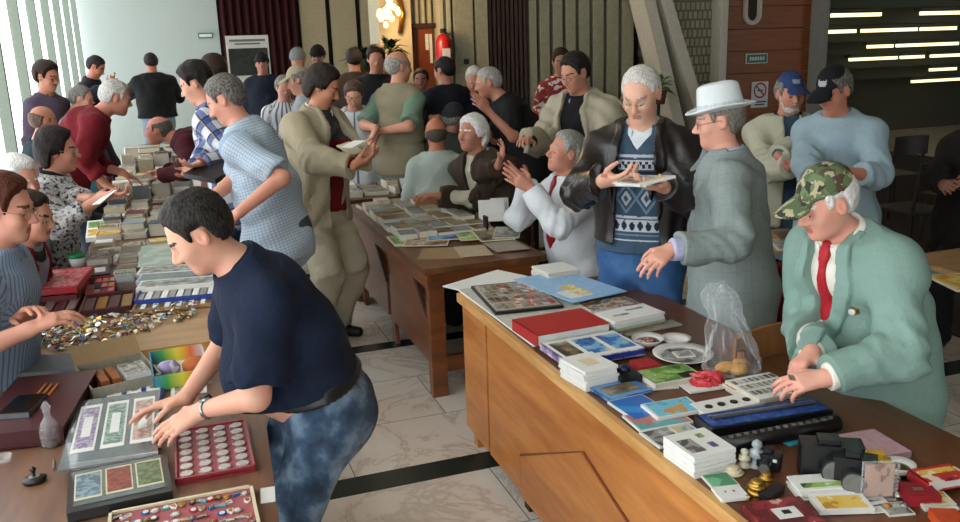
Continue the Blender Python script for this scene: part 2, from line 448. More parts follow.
    hz=HAIRLINE
    def fbody(X):
        d=field(body,X)
        near=np.linalg.norm(X-Hc,axis=1)<.24*s
        if near.any():
            Y=X[near]; g=field(HD,Y)
            for q in SOCK: g=smax(g,-pd(q,Y),.012)
            for q in NOSE+LIPS: g=smin(g,pd(q,Y),q['k'])
            for q in LIDS: g=np.minimum(g,pd(q,Y))
            for q in EAR: g=smin(g,pd(q,Y),.006)
            for q in EARC: g=smax(g,-pd(q,Y),.003)
            d[near]=smin(d[near],g,.02)
        for i in (0,1):
            nh=np.linalg.norm(X-wr[i][0],axis=1)<.27*s
            if nh.any():
                k=len(HANDP)//2; Y=X[nh]; g=field(HANDP[i*k:(i+1)*k],Y); d[nh]=smin(d[nh],g,.015)
        return d
    toH=lambda X: (X-Hc)@RH/hs
    def mbody(X):
        q=toH(X); m=np.zeros(len(X),int)
        m[(np.abs(q[:,0])<.021)&(np.abs(q[:,2]+.063)<.0095)&(q[:,1]>.07)]=1
        br=(np.abs(np.abs(q[:,0])-.033)<.019)&(np.abs(q[:,2]-.026-.10*(.03-np.abs(np.abs(q[:,0])-.03)))<.0045)&(q[:,1]>.055)
        m[br]=2
        ey=(np.abs(np.abs(q[:,0])-.031)<.011)&(np.abs(q[:,2]+.005)<.0028)&(q[:,1]>.072); m[ey]=3
        return m
    hc=hair or dict(a='3a3028',b='6a5a4a')
    lo,hi=bounds(body+HANDP,.02*s); l2,h2=bounds(HD,.05); lo=np.minimum(lo,l2);hi=np.maximum(hi,h2)
    brow=mat('eyebrow hair '+hc.get('brow',hc['b']),hc.get('brow',hc['b']),.8)
    sdfobj('body',fbody,(lo,hi),h,[skin('skin '+skincol,skincol),skin('lips '+mouth,mouth,.2),brow,mat('dark lashes','1c120e')],root,org,mbody)
    # clothes
    def tz(X):                      # height along the spine, 0 at hip, ~.5 at neck; lateral; forward
        w=X-P0; return w@u1,w@r0,w@f0
    top=top or dict(m=cloth('shirt grey','8a8a88'))
    def torso_fn(sp,layer=0):
        th=sp.get('t',.012)+layer; sl=sp.get('sleeve',1.); skirt=sp.get('skirt',.12)*s
        S2=list(T)
        lowc=P0-u1*.04*s; 
        dn=-z if not seat else unit(-z*.7-f0*.2)
        S2.append(cap(M,lowc+dn*skirt*.6,.115*s*W,(.125+.12*skirt*sp.get('flare',.4))*s*W,k=.04,lat=r0,q=1.34))
        S2.append(cap(lowc,lowc+dn*skirt,.122*s*W,(.125+.15*skirt*sp.get('flare',.4))*s*W,k=.04,fb=True,lat=r0,q=1.36))
        if not seat: pass
        if belly: pass
        AR=[]
        for i in (0,1):
            S,E,w=ar[i]; r1=(sp.get('ra',.056)-.008)*s
            slv=sp.get('sleeves',(sl,sl))[i]
            if slv<=0: continue
            if slv<1:
                if slv<=.5:
                    AR.append(cap(S,S+(E-S)*slv*2,r1+.004,r1*1.02+sp.get('open',.012),k=.04,fb=True))
                else:
                    AR.append(cap(S,E,r1,r1*.92,k=.04)); AR.append(cap(E,E+(w-E)*(slv-.5)*2,r1*.92,r1*.78,k=.025,fb=True))
            else:
                AR.append(cap(S,E,r1,r1*.92,k=.04)); AR.append(cap(E,w+unit(w-E)*sp.get('cuff',.0),r1*.92,r1*sp.get('rc',.74),k=.025,fb=True))
        amp=sp.get('w',.0055)*1.25; fr=sp.get('wf',26)
        sd=sp.get('seed',int(abs(Hc[0]*31+Hc[1]*17))%50)
        el=[x[1] for x in ar]
        hemz=sp.get('hem')
        op=sp.get('open_'); lp=sp.get('lapel',0)
        necky=sp.get('neckcut',.055)
        AX={id(x[1]):unit(x[2]-x[0]) for x in ar}
        def fn(X):
            d=field(S2,X,th)
            if AR:
                d=smin(d,field(AR,X,th*.6),.035)
            d=d+wrinkle(X,amp,fr,sd)
            # deeper creases close to elbows and waist
            for E in el:
                r=np.linalg.norm(X-E,axis=1); g=np.exp(-(r/.11)**2); ax=AX[id(E)]; d=d+g*(wrinkle(X,amp*1.1,fr*2.2,sd+3)+.0045*np.sin((X-E)@ax*115+3*np.sin((X-E)@rt*30)))
            # neck hole
            w=X-N; hh=w@nd; rad=np.linalg.norm(w-np.outer(hh,nd),axis=1)
            d=np.maximum(d,hh-.045*s)
            d=smax(d,-np.maximum(rad-necky*s-.014-.0*hh,-(hh+.005)),.006)
            w=X-N; yy=w@ff; xx=np.abs(w@rt); zz=w@u2       # zz negative downward
            w2=X-M; y2=w2@fr1
            v0=sp.get('vneck')
            if v0:   # (depth, halfwidth)
                wid=v0[1]*np.clip(1+zz/v0[0],0,1)
                d=smax(d,-np.maximum(xx-wid,-yy),.004)
            if op:   # open front: list of (zz,halfwidth)
                zs,ws=zip(*op); wid=np.interp(-zz,zs,ws)
                if lp:
                    on=(xx>wid)&(xx<wid+lp*np.interp(-zz,[0,.08,.34,.36],[.6,1,.3,0]))&(yy>0)
                    d=d-np.where(on,.013,0)
                d=np.maximum(d,-np.maximum(xx-wid,-(yy+.0)))
            if sp.get('cut') is not None: d=np.maximum(d,(P0+u1*sp['cut']*s-X)@u1)
            if hemz is not None: d=np.maximum(d,hemz-X[:,2])
            if sp.get('ribhem'):
                pass
            return d
        b=bounds(S2+AR,.03+th); return fn,b
    def add_top(sp,nm):
        fn,b=torso_fn(sp); mats=[sp['m']]+list(sp.get('mats',())); mf=sp.get('mif')
        mif=None
        if mf is not None:
            def mif(X):
                w=X-N; return mf(w@rt,w@ff,w@u2,X)
        o=sdfobj(nm,fn,b,sp.get('h',h),mats,root,org,mif)
        me=o.data; n=len(me.vertices); co=np.zeros(n*3,np.float32); me.vertices.foreach_get('co',co); X=co.reshape(-1,3)+org
        cc=np.zeros((n,3)); w=X-M; ht=w@u2; la=w@rt; fo=w@ff
        cc[:,0]=np.arctan2(la,fo)*.17; cc[:,2]=ht
        dt=np.abs(la)/s
        for i,(S,E,wp) in enumerate(ar):
            best=None
            for (a_,b_,off) in ((S,E,0),(E,wp,np.linalg.norm(E-S))):
                ab=b_-a_; L=np.linalg.norm(ab); t=np.clip((X-a_)@ab/L/L,-.1,1); r=np.linalg.norm(X-a_-t[:,None]*ab,axis=1)
                f_=unit(np.cross(ab,ff)); g_=unit(np.cross(ab,f_)); q_=X-a_-t[:,None]*ab
                val=np.stack([np.arctan2(q_@f_,q_@g_)*.06,0*t,off+t*L],1)
                if best is None: best,br=val,r
                else: best=np.where((r<br)[:,None],val,best); br=np.minimum(r,br)
            on=(br<.095*s)&((np.abs(la)>.155*s*W)|(br<.075*s)); cc[on]=best[on]
        at=me.attributes.new('cc','FLOAT_VECTOR','POINT'); at.data.foreach_set('vector',cc.astype(np.float32).ravel())
        return o
    if under:
        for nm,sp in under: add_top(sp,nm)
    add_top(top,top.get('name','shirt'))
    if legshow:
        legs=legs or dict(m=cloth('trousers dark','23242a'))
        LG=[cap(P0-u1*.0*s,P0-u1*.08*s,.122*s*W,.122*s*W,k=.05,lat=r0,q=1.34),ell(P0-f0*.05*s-u1*.05*s,.112*s*W,k=.05)]
        if belly: LG[0]=cap(P0+u1*.02*s,P0-u1*.08*s,.126*s*W,.122*s*W,k=.05,lat=r0,q=1.34)
        lt=legs.get('t',.014)
        for Hh,K,A in lg: LG+=[cap(Hh,K,.085*s*W,.062*s,k=.04),cap(K,A-V(0,0,.0),.064*s,.055*s,k=.03)]
        zt=P0+u1*legs.get('rise',.085)*s
        def fleg(X):
            d=field(LG,X,lt)+wrinkle(X,legs.get('w',.006),24,5)
            for _,K,A in lg:
                g=np.exp(-((X-K)**2).sum(1)/.012)+np.exp(-((X-A)**2).sum(1)/.01); d=d+g*wrinkle(X,.006,55,9)
            d=np.maximum(d,(X-zt)@u1)
            return np.maximum(d,.035-X[:,2])
        sdfobj('trousers',fleg,bounds(LG,.03),max(h,legs.get('h',h)),[legs['m']],root,org)
        if h<.011 and (shoes and not seat or feet):
            for i,(Hh,K,A) in enumerate(lg):
                fd=fdirs[i]; SP=[cap(V(A[0],A[1],.05)-fd*.04,V(A[0],A[1],.035)+fd*.14,.042*s,.034*s,k=.03),cap(V(A[0],A[1],.11),V(A[0],A[1],.05),.04*s,k=.03)]
                sdfobj('shoe',lambda X,SP=SP: np.maximum(field(SP,X),-X[:,2]+.002),bounds(SP,.01),.01,[mat('shoe leather '+shoes,shoes,.35)],root,org)
    if belt:
        BT=[cap(P0-u1*.02*s,M,.118*s*W,.108*s*W,k=.05,lat=r0,q=1.36),ell(P0-f0*.045*s-u1*.05*s,.115*s*W,k=.05),cap(P0-u1*.0*s,P0-u1*.08*s,.122*s*W,.122*s*W,k=.05,lat=r0,q=1.34)]
        zb=P0+u1*belt.get('at',.07)*s
        sdfobj('belt',lambda X: np.maximum(field(BT,X,.022+belt.get('t',0)),np.abs((X-zb)@u1)-.019),(zb-.25,zb+.25),h,[mat('black leather','0c0b0b',.4)],root,org)
    # collar
    if collar:
        cm=collar['m']; vs=[];fs=[];ns=28; hgt=collar.get('h',.036)*s; gap=collar.get('gap',.35); fall=collar.get('fall',.034)*s; r=collar.get('r',.068)*s
        axc=N-nd*.002+ff*.008; cu=unit(nd+ff*.0)
        cr=unit(rt-cu*(rt@cu)); cf=np.cross(cu,cr)
        for i in range(ns+1):
            q=-math.pi/2-(math.pi-gap/2)+(2*math.pi-gap)*i/ns; q=math.pi/2+gap/2+(2*math.pi-gap)*i/ns
            dr=cr*math.cos(q)+cf*math.sin(q)*1.08; fr_=max(0,dr@cf); tip=1+1.1*max(0,fr_-.5)*2*collar.get('tip',.6)
            base=axc+cu*collar.get('up',.010)*s - cu*.022*fr_*s
            vs+=[base+dr*r*.98,base+dr*r+cu*hgt,base+dr*(r+.006)+cu*(hgt+.003),base+dr*(r+.016*s)+cu*(hgt*.4),base+dr*(r+.020*s+.008*fr_)+cu*(hgt-fall*tip-.004),base+dr*(r+.014*s)+cu*(hgt-fall*tip-.006)]
        for i in range(ns):
            for k in range(5): fs.append((i*6+k,i*6+6+k,i*6+7+k,i*6+1+k))
        me=mkmesh('collar',np.array(vs)-org,fs,cm,None,True); o=link('collar',me,root)
        m_=o.modifiers.new('s','SOLIDIFY'); m_.thickness=.003
    if tie:
        fsh,bsh=torso_fn(dict((under[0][1] if under else top),sleeves=(0,0),neckcut=.03))
        def ft(X):
            w=X-N; xx=np.abs(w@rt); yy=w@ff; zz=-(w@u2)/s
            wd=np.interp(zz,[-.04,-.015,.02,.035,.30,.36],[.012,.022,.013,.015,.038,.0])*s
            kn=np.exp(-((zz-.0)/.02)**2)*.008
            return smax(np.maximum(np.maximum(fsh(X)-.009-kn,-yy),np.maximum(zz-.42,-zz-.05)),xx-wd,.003)
        sdfobj('necktie',ft,(N-u2*.2*s-.25,N-u2*.2*s+.25),.005,[cloth('tie '+tie,tie,.5)],root,org)
    # hair
    if hair and not hair.get('none'):
        th=hair.get('t',.012); bald=hair.get('bald',0); ln=hair.get('len',0); rec=hair.get('rec',0)
        HP=[e((0,-.014,.035),(.077,.097,.085)),e((0,-.02,.0),(.074,.085,.07),.03)]
        if hair.get('full'): HP.append(e((0,-.03,-.02),(.085,.08,.09),.03))
        if ln: HP.append(cap(Lh(0,-.05,.0),Lh(0,-.06,-.06-ln),.07*hs,.06*hs,k=.03,lat=rh,q=1.1))
        vol=hair.get('vol',0)
        def fh_(X):
            q=toH(X); d=field(HP,X,0)
            d=d+wrinkle(X*np.array([1,1,.45]),.0011,230,4)+wrinkle(X*np.array([1,1,.5]),.002*(1+hair.get('mess',0)),75,8)
            lim=hz(q[:,1])-ln*(q[:,1]<-.0)+rec*(q[:,1]>.02)*1.0
            if hair.get('full'): lim=lim-.045*((q[:,1]<.02))
            t=th+vol*np.clip((q[:,2])*8,0,1); d=d-(.002+(t-.002)*np.clip((q[:,2]-lim)*32,0,1))
            part=lim-q[:,2]+.006*np.sin(q[:,0]*160)*(q[:,1]>.02)
            d=smax(d,part*.8,.006)
            if rec: d=smax(d,-( -1*(q[:,1]-(.085-rec))),.004) if False else d
            if bald:    # bare crown
                d=smax(d,(q[:,2]-(.085-.075*bald))-.25*np.clip(-q[:,1],0,1)+ (q[:,1]>.0)*.0,.01)
                d=smax(d,q[:,1]-.035,.01)
            return d
        lo,hi=bounds(HP,.04+th+vol); sdfobj('hair',fh_,(lo,hi),min(h,.007),[hairmat('hair '+hc['a']+hc['b'],hc['a'],hc['b'])],root,org)
    if facial:
        FP=[]
        if 'm' in facial['k']: FP+=[cap(Lh(-.028,.080,-.053),Lh(0,.094,-.045),.006*hs,.0085*hs,k=.008),cap(Lh(.028,.080,-.053),Lh(0,.094,-.045),.006*hs,.0085*hs,k=.008)]
        if 'b' in facial['k']: FP+=[ell(Lh(0,.045,-.088),V(.052,.052,.036)*hs,RH,.02),cap(Lh(-.066,.02,-.02),Lh(-.045,.05,-.08),.012*hs,k=.02),cap(Lh(.066,.02,-.02),Lh(.045,.05,-.08),.012*hs,k=.02)]
        def ff_(X):
            q=toH(X); d=field(FP,X)+wrinkle(X,.002,160,2)
            return np.maximum(d,-(np.sqrt((q[:,0]/.02)**2+((q[:,2]+.063)/.008)**2)-1)*.008) if 'b' in facial['k'] else d
        sdfobj('beard' if 'b' in facial['k'] else 'moustache',ff_,bounds(FP,.01),min(h,.006),[hairmat('hair '+facial['a'],facial['a'],facial['b'])],root,org)
    if glasses:
        g=MB(); gm=mat('spectacle frame '+glasses,glasses,.3,.6)
        for sx in (-1,1):
            g.tube([Lh(sx*(.034+.021*math.cos(q)),.101-.004*abs(math.cos(q)),.000+.016*math.sin(q)) for q in [2*math.pi*k/16 for k in range(16)]],.0015*hs,gm,6,closed=True)
            g.tube([Lh(sx*.055,.097,.004),Lh(sx*.076,.07,.006),Lh(sx*.082,.0,.008),Lh(sx*.082,-.02,-.012)],.0016*hs,gm,6)
        g.tube([Lh(-.013,.102,.004),Lh(0,.106,.007),Lh(.013,.102,.004)],.0015*hs,gm,6)
        o=MB(); 
        g.v=[tuple(np.array(v)-org) for v in g.v]; go=g.build('spectacles',root,smooth=True)
        lm=mat('spectacle lens','dfe8ea',.05,0,0,10,0,alpha=.18)
        for sx in (-1,1):
            l=MB(); ring=[Lh(sx*(.034+.0205*math.cos(q)),.101-.004*abs(math.cos(q)),.0155*math.sin(q))-org for q in [2*math.pi*k/16 for k in range(16)]]
            l.add(ring,[tuple(range(16))],lm); l.build('lens',go)
    ctx=dict(root=root,org=org,N=N,M=M,P0=P0,u1=u1,u2=u2,rt=rt,ff=ff,r0=r0,f0=f0,Lh=Lh,toH=toH,RH=RH,Hc=Hc,hs=hs,s=s,ar=ar,sh=sh,h=h,wr=wr,nd=nd)
    if hat: make_hat(ctx,hat)
    if watch is not None:
        w,fd=wr[watch]; a_=unit(np.cross(fd,z)); b_=np.cross(a_,fd); c0=w-fd*.03*s
        wm=mat('steel watch band','9aa0a2',.25,.9); g=MB()
        g.tube([c0+(a_*math.cos(q)*.031+b_*math.sin(q)*.027)*s-org for q in [2*math.pi*k/18 for k in range(18)]],.006,wm,6,closed=True)
        wo=g.build('wristwatch',root,smooth=True)
        up=b_ if b_[2]>0 else -b_; up=unit(up+ (-RT*.0)); g=MB(); R=np.stack([a_,fd,up],1)
        n_=16; c1=c0+up*.029*s
        for dz,rr,m_ in ((.0,.019,wm),(.006,.016,mat('watch dial','2a2c30',.2))):
            g.add([c1+up*dz-org+(a_*math.cos(2*math.pi*k/n_)+fd*math.sin(2*math.pi*k/n_))*rr for k in range(n_)]+[c1+up*(dz+.006)-org+(a_*math.cos(2*math.pi*k/n_)+fd*math.sin(2*math.pi*k/n_))*rr for k in range(n_)],[tuple(range(n_,2*n_))]+[(k,(k+1)%n_,n_+(k+1)%n_,n_+k) for k in range(n_)],m_)
        g.build('watch_case',wo)
    print('PERSON s=%.2f pelvisZ=%.2f head=(%.2f %.2f %.2f) %s'%(s,P0[2],*Hc,label[:50]))
    return ctx
def _thumb(f,n,i):
    # right hand: palm normal n, fingers f -> thumb side = n x f ; left hand opposite
    f=np.asarray(f,float);n=np.asarray(n,float); c=np.cross(n,f)
    return unit(-c if i==1 else c)
def make_hat(c,hat):
    Lh,hs,RH,toH=c['Lh'],c['hs'],c['RH'],c['toH']; k=hat['k']; m=hat['m']; h=min(c['h'],.007)
    base=ell(Lh(0,-.016,.035),V(.080,.100,.088)*hs,RH)
    if k=='cap':
        tall=hat.get('tall',.012)
        CR=[ell(Lh(0,-.014,.040),V(.084,.106,.094+tall)*hs,RH)]
        BR=[ell(Lh(0,.125,.052),V(.075,.070,.010)*hs,np.stack([RH[:,0],unit(RH[:,1]-RH[:,2]*.25),unit(RH[:,2]+RH[:,1]*.25)],1))]
        def fn(X):
            q=toH(X); d=field(CR,X)+wrinkle(X,hat.get('w',.001),40,2); lim=.048-.10*np.clip(-q[:,1],0,1)-.0*q[:,1]
            d=smax(d,lim-q[:,2],.004)
            qb=q.copy(); bend=4.5*q[:,0]**2
            Y=X+np.outer(bend*hs,RH[:,2]); b=pd(BR[0],Y); b=np.maximum(b,.04-q[:,1])
            return smin(d,b,.012)
        def mi(X):
            q=toH(X); m_=np.zeros(len(X),int)
            if len(hat.get('mats',()))>0: m_[(np.abs(q[:,0])<.026)&(q[:,1]>.06)&(np.abs(q[:,2]-.093)<.013)]=1
            return m_
        lo,hi=bounds(CR,.12); sdfobj(hat.get('name','cap'),fn,(lo,hi),h,[m]+list(hat.get('mats',())),c['root'],c['org'],mi)
    elif k=='beanie':
        CR=[ell(Lh(0,-.018,.042),V(.088,.106,.100)*hs,RH)]
        def fn(X):
            q=toH(X); return smax(field(CR,X)+wrinkle(X,.0015,70,2)-.006*(q[:,2]<.055),.02-.25*np.clip(-q[:,1],-.05,1)-q[:,2],.006)
        lo,hi=bounds(CR,.03); sdfobj('beanie',fn,(lo,hi),h,[m],c['root'],c['org'])
    elif k=='hat':
        def fn(X):
            q=toH(X); x,y,z_=q[:,0],q[:,1]+.014,q[:,2]-.05
            r=np.sqrt((x/.082)**2+(y/.104)**2)      # normalised
            rad=1-.14*np.clip(z_/.115,0,1)+ .0*z_
            side=(r-rad)*.088
            topz=.112+.016*np.clip(r,0,1)**2-.010*np.exp(-(x/.03)**2)
            crown=smax(side,z_-topz,.018); crown=np.maximum(crown,-z_)
            rb=np.sqrt((x/.128)**2+(y/.155)**2)
            zb=.016*np.clip(rb,0,1.2)**3*np.sign(1)-.010*(np.clip(rb,0,1)*np.cos(np.arctan2(x,y)*2))
            brim=np.maximum(np.abs(z_-zb)-.0045,(rb-1)*.12)
            d=smin(crown,brim,.012)
            d=d+.0012*((z_>.012)&(z_<.032))*(-1)
            return d*hs
        def mi(X):
            q=toH(X); return ((q[:,2]>.066)&(q[:,2]<.084)&(np.sqrt((q[:,0]/.082)**2+((q[:,1]+.014)/.104)**2)<1.13)).astype(int)
        c0=Lh(0,0,.09); sdfobj('hat',fn,(c0-.2,c0+.2),.006,[m,hat['band']],c['root'],c['org'],mi)
# ------------------------------------------------------------------ camera, light
cam=bpy.data.cameras.new('camera'); co=bpy.data.objects.new('camera',cam); COL.objects.link(co); sc.camera=co
cam.sensor_fit='HORIZONTAL'; cam.sensor_width=36; cam.lens=36*F/960; cam.clip_start=.05
co.matrix_world=Matrix(((RT[0],UP[0],-fw[0],0),(RT[1],UP[1],-fw[1],0),(RT[2],UP[2],-fw[2],CH),(0,0,0,1)))
sc.view_settings.view_transform='Standard'; sc.view_settings.look='None'; sc.view_settings.exposure=0.0; sc.view_settings.gamma=1
w=bpy.data.worlds.new('world'); sc.world=w; w.use_nodes=True
nt=w.node_tree; bg=nt.nodes['Background']; bg.inputs[0].default_value=(.93,.97,1.0,1); bg.inputs[1].default_value=4.5
sc.cycles.max_bounces=6; sc.cycles.diffuse_bounces=3; sc.cycles.glossy_bounces=3; sc.cycles.transmission_bounces=5; sc.cycles.transparent_max_bounces=8
sc.cycles.sample_clamp_indirect=6
# ------------------------------------------------------------------ the room
def struct(mb,name,**k): o=mb.build(name,**k); o['kind']='structure'; return o
def marble():
    m,nt,b=newmat('floor marble'); v=coords(nt)
    sp=nt.nodes.new('ShaderNodeSeparateXYZ'); nt.links.new(v,sp.inputs[0])
    # large slabs, each with its own vein offset
    br=nt.nodes.new('ShaderNodeTexBrick'); br.offset=.5; br.inputs['Scale'].default_value=1.0; br.inputs['Brick Width'].default_value=1.15; br.inputs['Row Height'].default_value=.56; br.inputs['Mortar Size'].default_value=.0025
    br.inputs['Color1'].default_value=(.2,.2,.2,1); br.inputs['Color2'].default_value=(.9,.9,.9,1); br.inputs['Mortar'].default_value=(0,0,0,1)
    nt.links.new(v,br.inputs['Vector'])
    ad=nt.nodes.new('ShaderNodeVectorMath'); ad.operation='MULTIPLY_ADD'; ad.inputs[1].default_value=(4,7,3); nt.links.new(br.outputs['Color'],ad.inputs[0]); nt.links.new(v,ad.inputs[2])
    n=noise(nt,ad.outputs[0],1.6,6,.62); n.inputs['Distortion'].default_value=1.8
    base=ramp(nt,n.outputs[0],[(.30,'d6cec2'),(.46,'cdc4b8'),(.50,'a89b8a'),(.53,'cbc1b4'),(.72,'dad3c8')])
    n2=noise(nt,ad.outputs[0],.9,3); red=ramp(nt,n2.outputs[0],[(.45,'d8d0c4'),(.7,'cdb09c')])
    c=mixc(nt,.35,base,red)
    c=mixc(nt,br.outputs['Fac'],c,'6a6258')
    nt.links.new(c,b.inputs['Base Color']); b.inputs['Roughness'].default_value=.22; b.inputs['Specular IOR Level'].default_value=.5
    return m
M_marble=marble()
M_dkmarble=blotch('dark green marble',[(0,'1a211f'),(.6,'232b28'),(1,'4a504a')],9,rough=.25,detail=5,interp='LINEAR')
struct(MB().box((6.8,7,-.05),(17.2,24,.1),M_marble),'floor')
for k,(y0,y1) in enumerate(((5.0,5.12),(3.27,3.42),(7.0,7.12))):
    struct(MB().box((4.6,(y0+y1)/2,.001),(11.6,y1-y0,.004),M_dkmarble),'trim_%d'%(k+1))
M_ceil=mat('ceiling plaster','b9b4a4',.9,bstr=.02)
struct(MB().box((3.35,7.0,4.1),(9.6,21,.1),M_ceil),'ceiling')
M_white=mat('white painted wall','a9b3ae',.9,bstr=.03,var=.03)
struct(MB().box((-.15,17.05,2.02),(2.5,.1,4.04),M_white),'wall_back')
struct(MB().box((1.7,17.3,2.02),(1.8,.1,4.04),M_white),'wall_behind_curtain')
M_curt=cloth('burgundy curtain','33090c')
# curtain: pleated
def pleats(x0,x1,y,z0,z1,m,n,amp=.05):
    g=MB(); vs=[];N_=n*6
    for i in range(N_+1):
        x=x0+(x1-x0)*i/N_; yy=y+amp*math.sin(i/6*2*math.pi)
        vs+=[(x,yy,z0),(x,yy,z1),(x,yy+.02,z1),(x,yy+.02,z0)]
    fs=[]
    for i in range(N_):
        for k in range(4): fs.append((i*4+k,i*4+(k+1)%4,i*4+4+(k+1)%4,i*4+4+k))
    g.add(vs,fs,m); return g
o=pleats(.94,2.38,16.9,.02,4.0,M_curt,10).build('stage_curtain',smooth=True)
tag(o,'dark burgundy pleated curtain hanging beside the white end wall','curtain')
M_tan=mat('tan wall panel','a09474',.85,bscale=20,var=.08,bstr=.1)
M_gap=mat('dark gap','17150f',.9)
g=MB().box((4.9,17.08,2.02),(5.0,.06,4.04),M_gap)
x=2.44
while x<7.2: g.box((x+.26,17.0,2.02),(.48,.1,4.04),M_tan); x+=.58
struct(g,'wall_rear')
# right hand wall at Y=9.5
Y2=9.5
M_pale=mat('pale ribbed plaster','a5a28a',.9,bscale=60,var=.08,bstr=.3)
M_pale2=mat('grey green wall panel','8d8a72',.9,bscale=25,var=.12,bstr=.3)
M_dkwood=wood('dark slat wood','1e120c','3a2416',.5,(18,18,2))
def xw(px,y=40,Y=Y2): return float(Yp(px,y,Y)[0])
g=MB().box(((xw(380)+xw(412))/2,Y2+.25,2.02),(xw(412)-xw(380),.5,4.04),mat('warm column plaster','a39a80',.85,bscale=15,var=.05))
struct(g,'wall_column')
dx0,dx1=xw(413),xw(438)
g=MB()
g.box(((dx0+dx1)/2,Y2+.3,3.06),(dx1-dx0+.04,.1,1.96),M_pale)
x=dx0
while x<dx1-.01: g.box((x+.03,Y2+.22,3.06),(.035,.1,1.96),M_pale); x+=.075
g.box(((xw(440)+xw(454))/2,Y2+.22,2.02),(xw(454)-xw(440),.3,4.04),M_pale)
x=xw(441)
while x<xw(453): g.box((x+.02,Y2+.05,2.02),(.04,.08,4.04),M_pale); x+=.085
g.box(((xw(454)+xw(474.5))/2,Y2+.2,2.02),(xw(474.5)-xw(454)-.02,.4,4.04),M_pale2)
g.box(((xw(475.5)+xw(489))/2,Y2+.2,2.02),(xw(489)-xw(475.5)-.02,.4,4.04),M_pale2)
g.box((xw(475),Y2+.3,2.02),(.1,.2,4.04),M_gap)
struct(g,'wall_ribbed')
g=MB().box(((xw(489)+xw(528))/2,Y2+.2,2.02),(xw(528)-xw(489),.1,4.04),M_gap)
n=9
for i in range(n):
    xx=xw(489)+(xw(528)-xw(489))*(i+.5)/n; g.box((xx,Y2+.08,2.02),(.035,.12,4.04),M_dkwood)
struct(g,'wall_slats')
g=MB().box(((xw(528)+xw(648))/2,Y2+.3,2.02),(xw(648)-xw(528),.1,4.04),M_gap)
ed=[529,540,553,566,579,593,607,622,637]
for i,e in enumerate(ed[:-1]):
    a_,b_=xw(e)+.025,xw(ed[i+1])-.025; g.box(((a_+b_)/2,Y2+.16,2.02),(b_-a_,.24,4.04),M_pale2)
struct(g,'wall_panels')
# slanting concrete fins
M_conc=mat('pale concrete','ccc5b2',.9,bscale=30,var=.07,bstr=.3)
for px0,px1,k in ((643,666,0),(660,689,1)):
    a0=Yp(px0,0,Y2-.2); b0=Yp(px1,95,Y2-.2); dr=(b0-a0)/(b0[2]-a0[2]); p1=a0+dr*(0-a0[2]); p2=a0+dr*(4-a0[2])
    wd=.15
    g=MB(); vs=[]
    for p in (p1,p2): vs+=[(p[0]-wd/2,p[1]-.15,p[2]),(p[0]+wd/2,p[1]-.15,p[2]),(p[0]+wd/2,p[1]+.2,p[2]),(p[0]-wd/2,p[1]+.2,p[2])]
    g.add(vs,[(0,1,5,4),(1,2,6,5),(2,3,7,6),(3,0,4,7)],M_conc); struct(g,'wall_fin' if k==0 else 'wall_fin_2')
def basket():
    m,nt,b=newmat('textured concrete block'); v=coords(nt)
    br=nt.nodes.new('ShaderNodeTexBrick'); br.inputs['Scale'].default_value=1; br.inputs['Brick Width'].default_value=.07; br.inputs['Row Height'].default_value=.11; br.inputs['Mortar Size'].default_value=.012
    sp=nt.nodes.new('ShaderNodeSeparateXYZ'); cb=nt.nodes.new('ShaderNodeCombineXYZ'); nt.links.new(v,sp.inputs[0]); nt.links.new(sp.outputs[0],cb.inputs[0]); nt.links.new(sp.outputs[2],cb.inputs[1])
    nt.links.new(cb.outputs[0],br.inputs['Vector']); br.inputs['Color1'].default_value=hexc('b0aa92'); br.inputs['Color2'].default_value=hexc('9c967e'); br.inputs['Mortar'].default_value=hexc('746e5c')
    nt.links.new(br.outputs['Color'],b.inputs['Base Color']); b.inputs['Roughness'].default_value=.9; iv=nt.nodes.new('ShaderNodeInvert'); nt.links.new(br.outputs['Fac'],iv.inputs[1]); bump(nt,b,iv.outputs[0],.8,.02)
    return m
struct(MB().box(((xw(650)+xw(713))/2,Y2+.2,2.02),(xw(713)-xw(650),.4,4.04),basket()),'wall_block')
struct(MB().box((xw(714.5),Y2+.1,2.02),(.1,.6,4.04),M_conc),'trim_4')
M_brown=wood('reddish brown wall boards','7c4018','94511f',.5,(2,20,20),1.2)
g=MB()
z=0
while z<4.0: g.box(((xw(717)+xw(810))/2,Y2+.1,z+.14),(xw(810)-xw(717),.2,.272),M_brown); z+=.28
g.box(((xw(717)+xw(810))/2,Y2+.18,2.02),(xw(810)-xw(717)-.02,.1,4.0),M_gap)
struct(g,'wall_brown')
struct(MB().box((xw(811.5),Y2-.02,2.02),(.06,.5,4.04),mat('grey door jamb','8c8c84',.7)),'trim_5')
# lobby beyond the opening
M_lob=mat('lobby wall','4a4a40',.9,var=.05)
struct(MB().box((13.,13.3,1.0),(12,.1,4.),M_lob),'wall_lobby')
struct(MB().box((15.2,4.9,2.0),(.1,17.,4.1),M_lob),'wall_right_light_block')  # out of view; added and extended to shut out sky light from the right
struct(MB().box((6.3,-3.2,2.0),(12.2,.1,4.1),M_lob),'wall_front_light_block')  # unseen wall added behind the camera so daylight comes from the left
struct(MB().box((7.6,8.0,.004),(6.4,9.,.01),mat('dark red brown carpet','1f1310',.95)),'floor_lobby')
struct(MB().box((11.7,7.0,4.1),(7.2,21,.1),M_ceil),'ceiling_side')
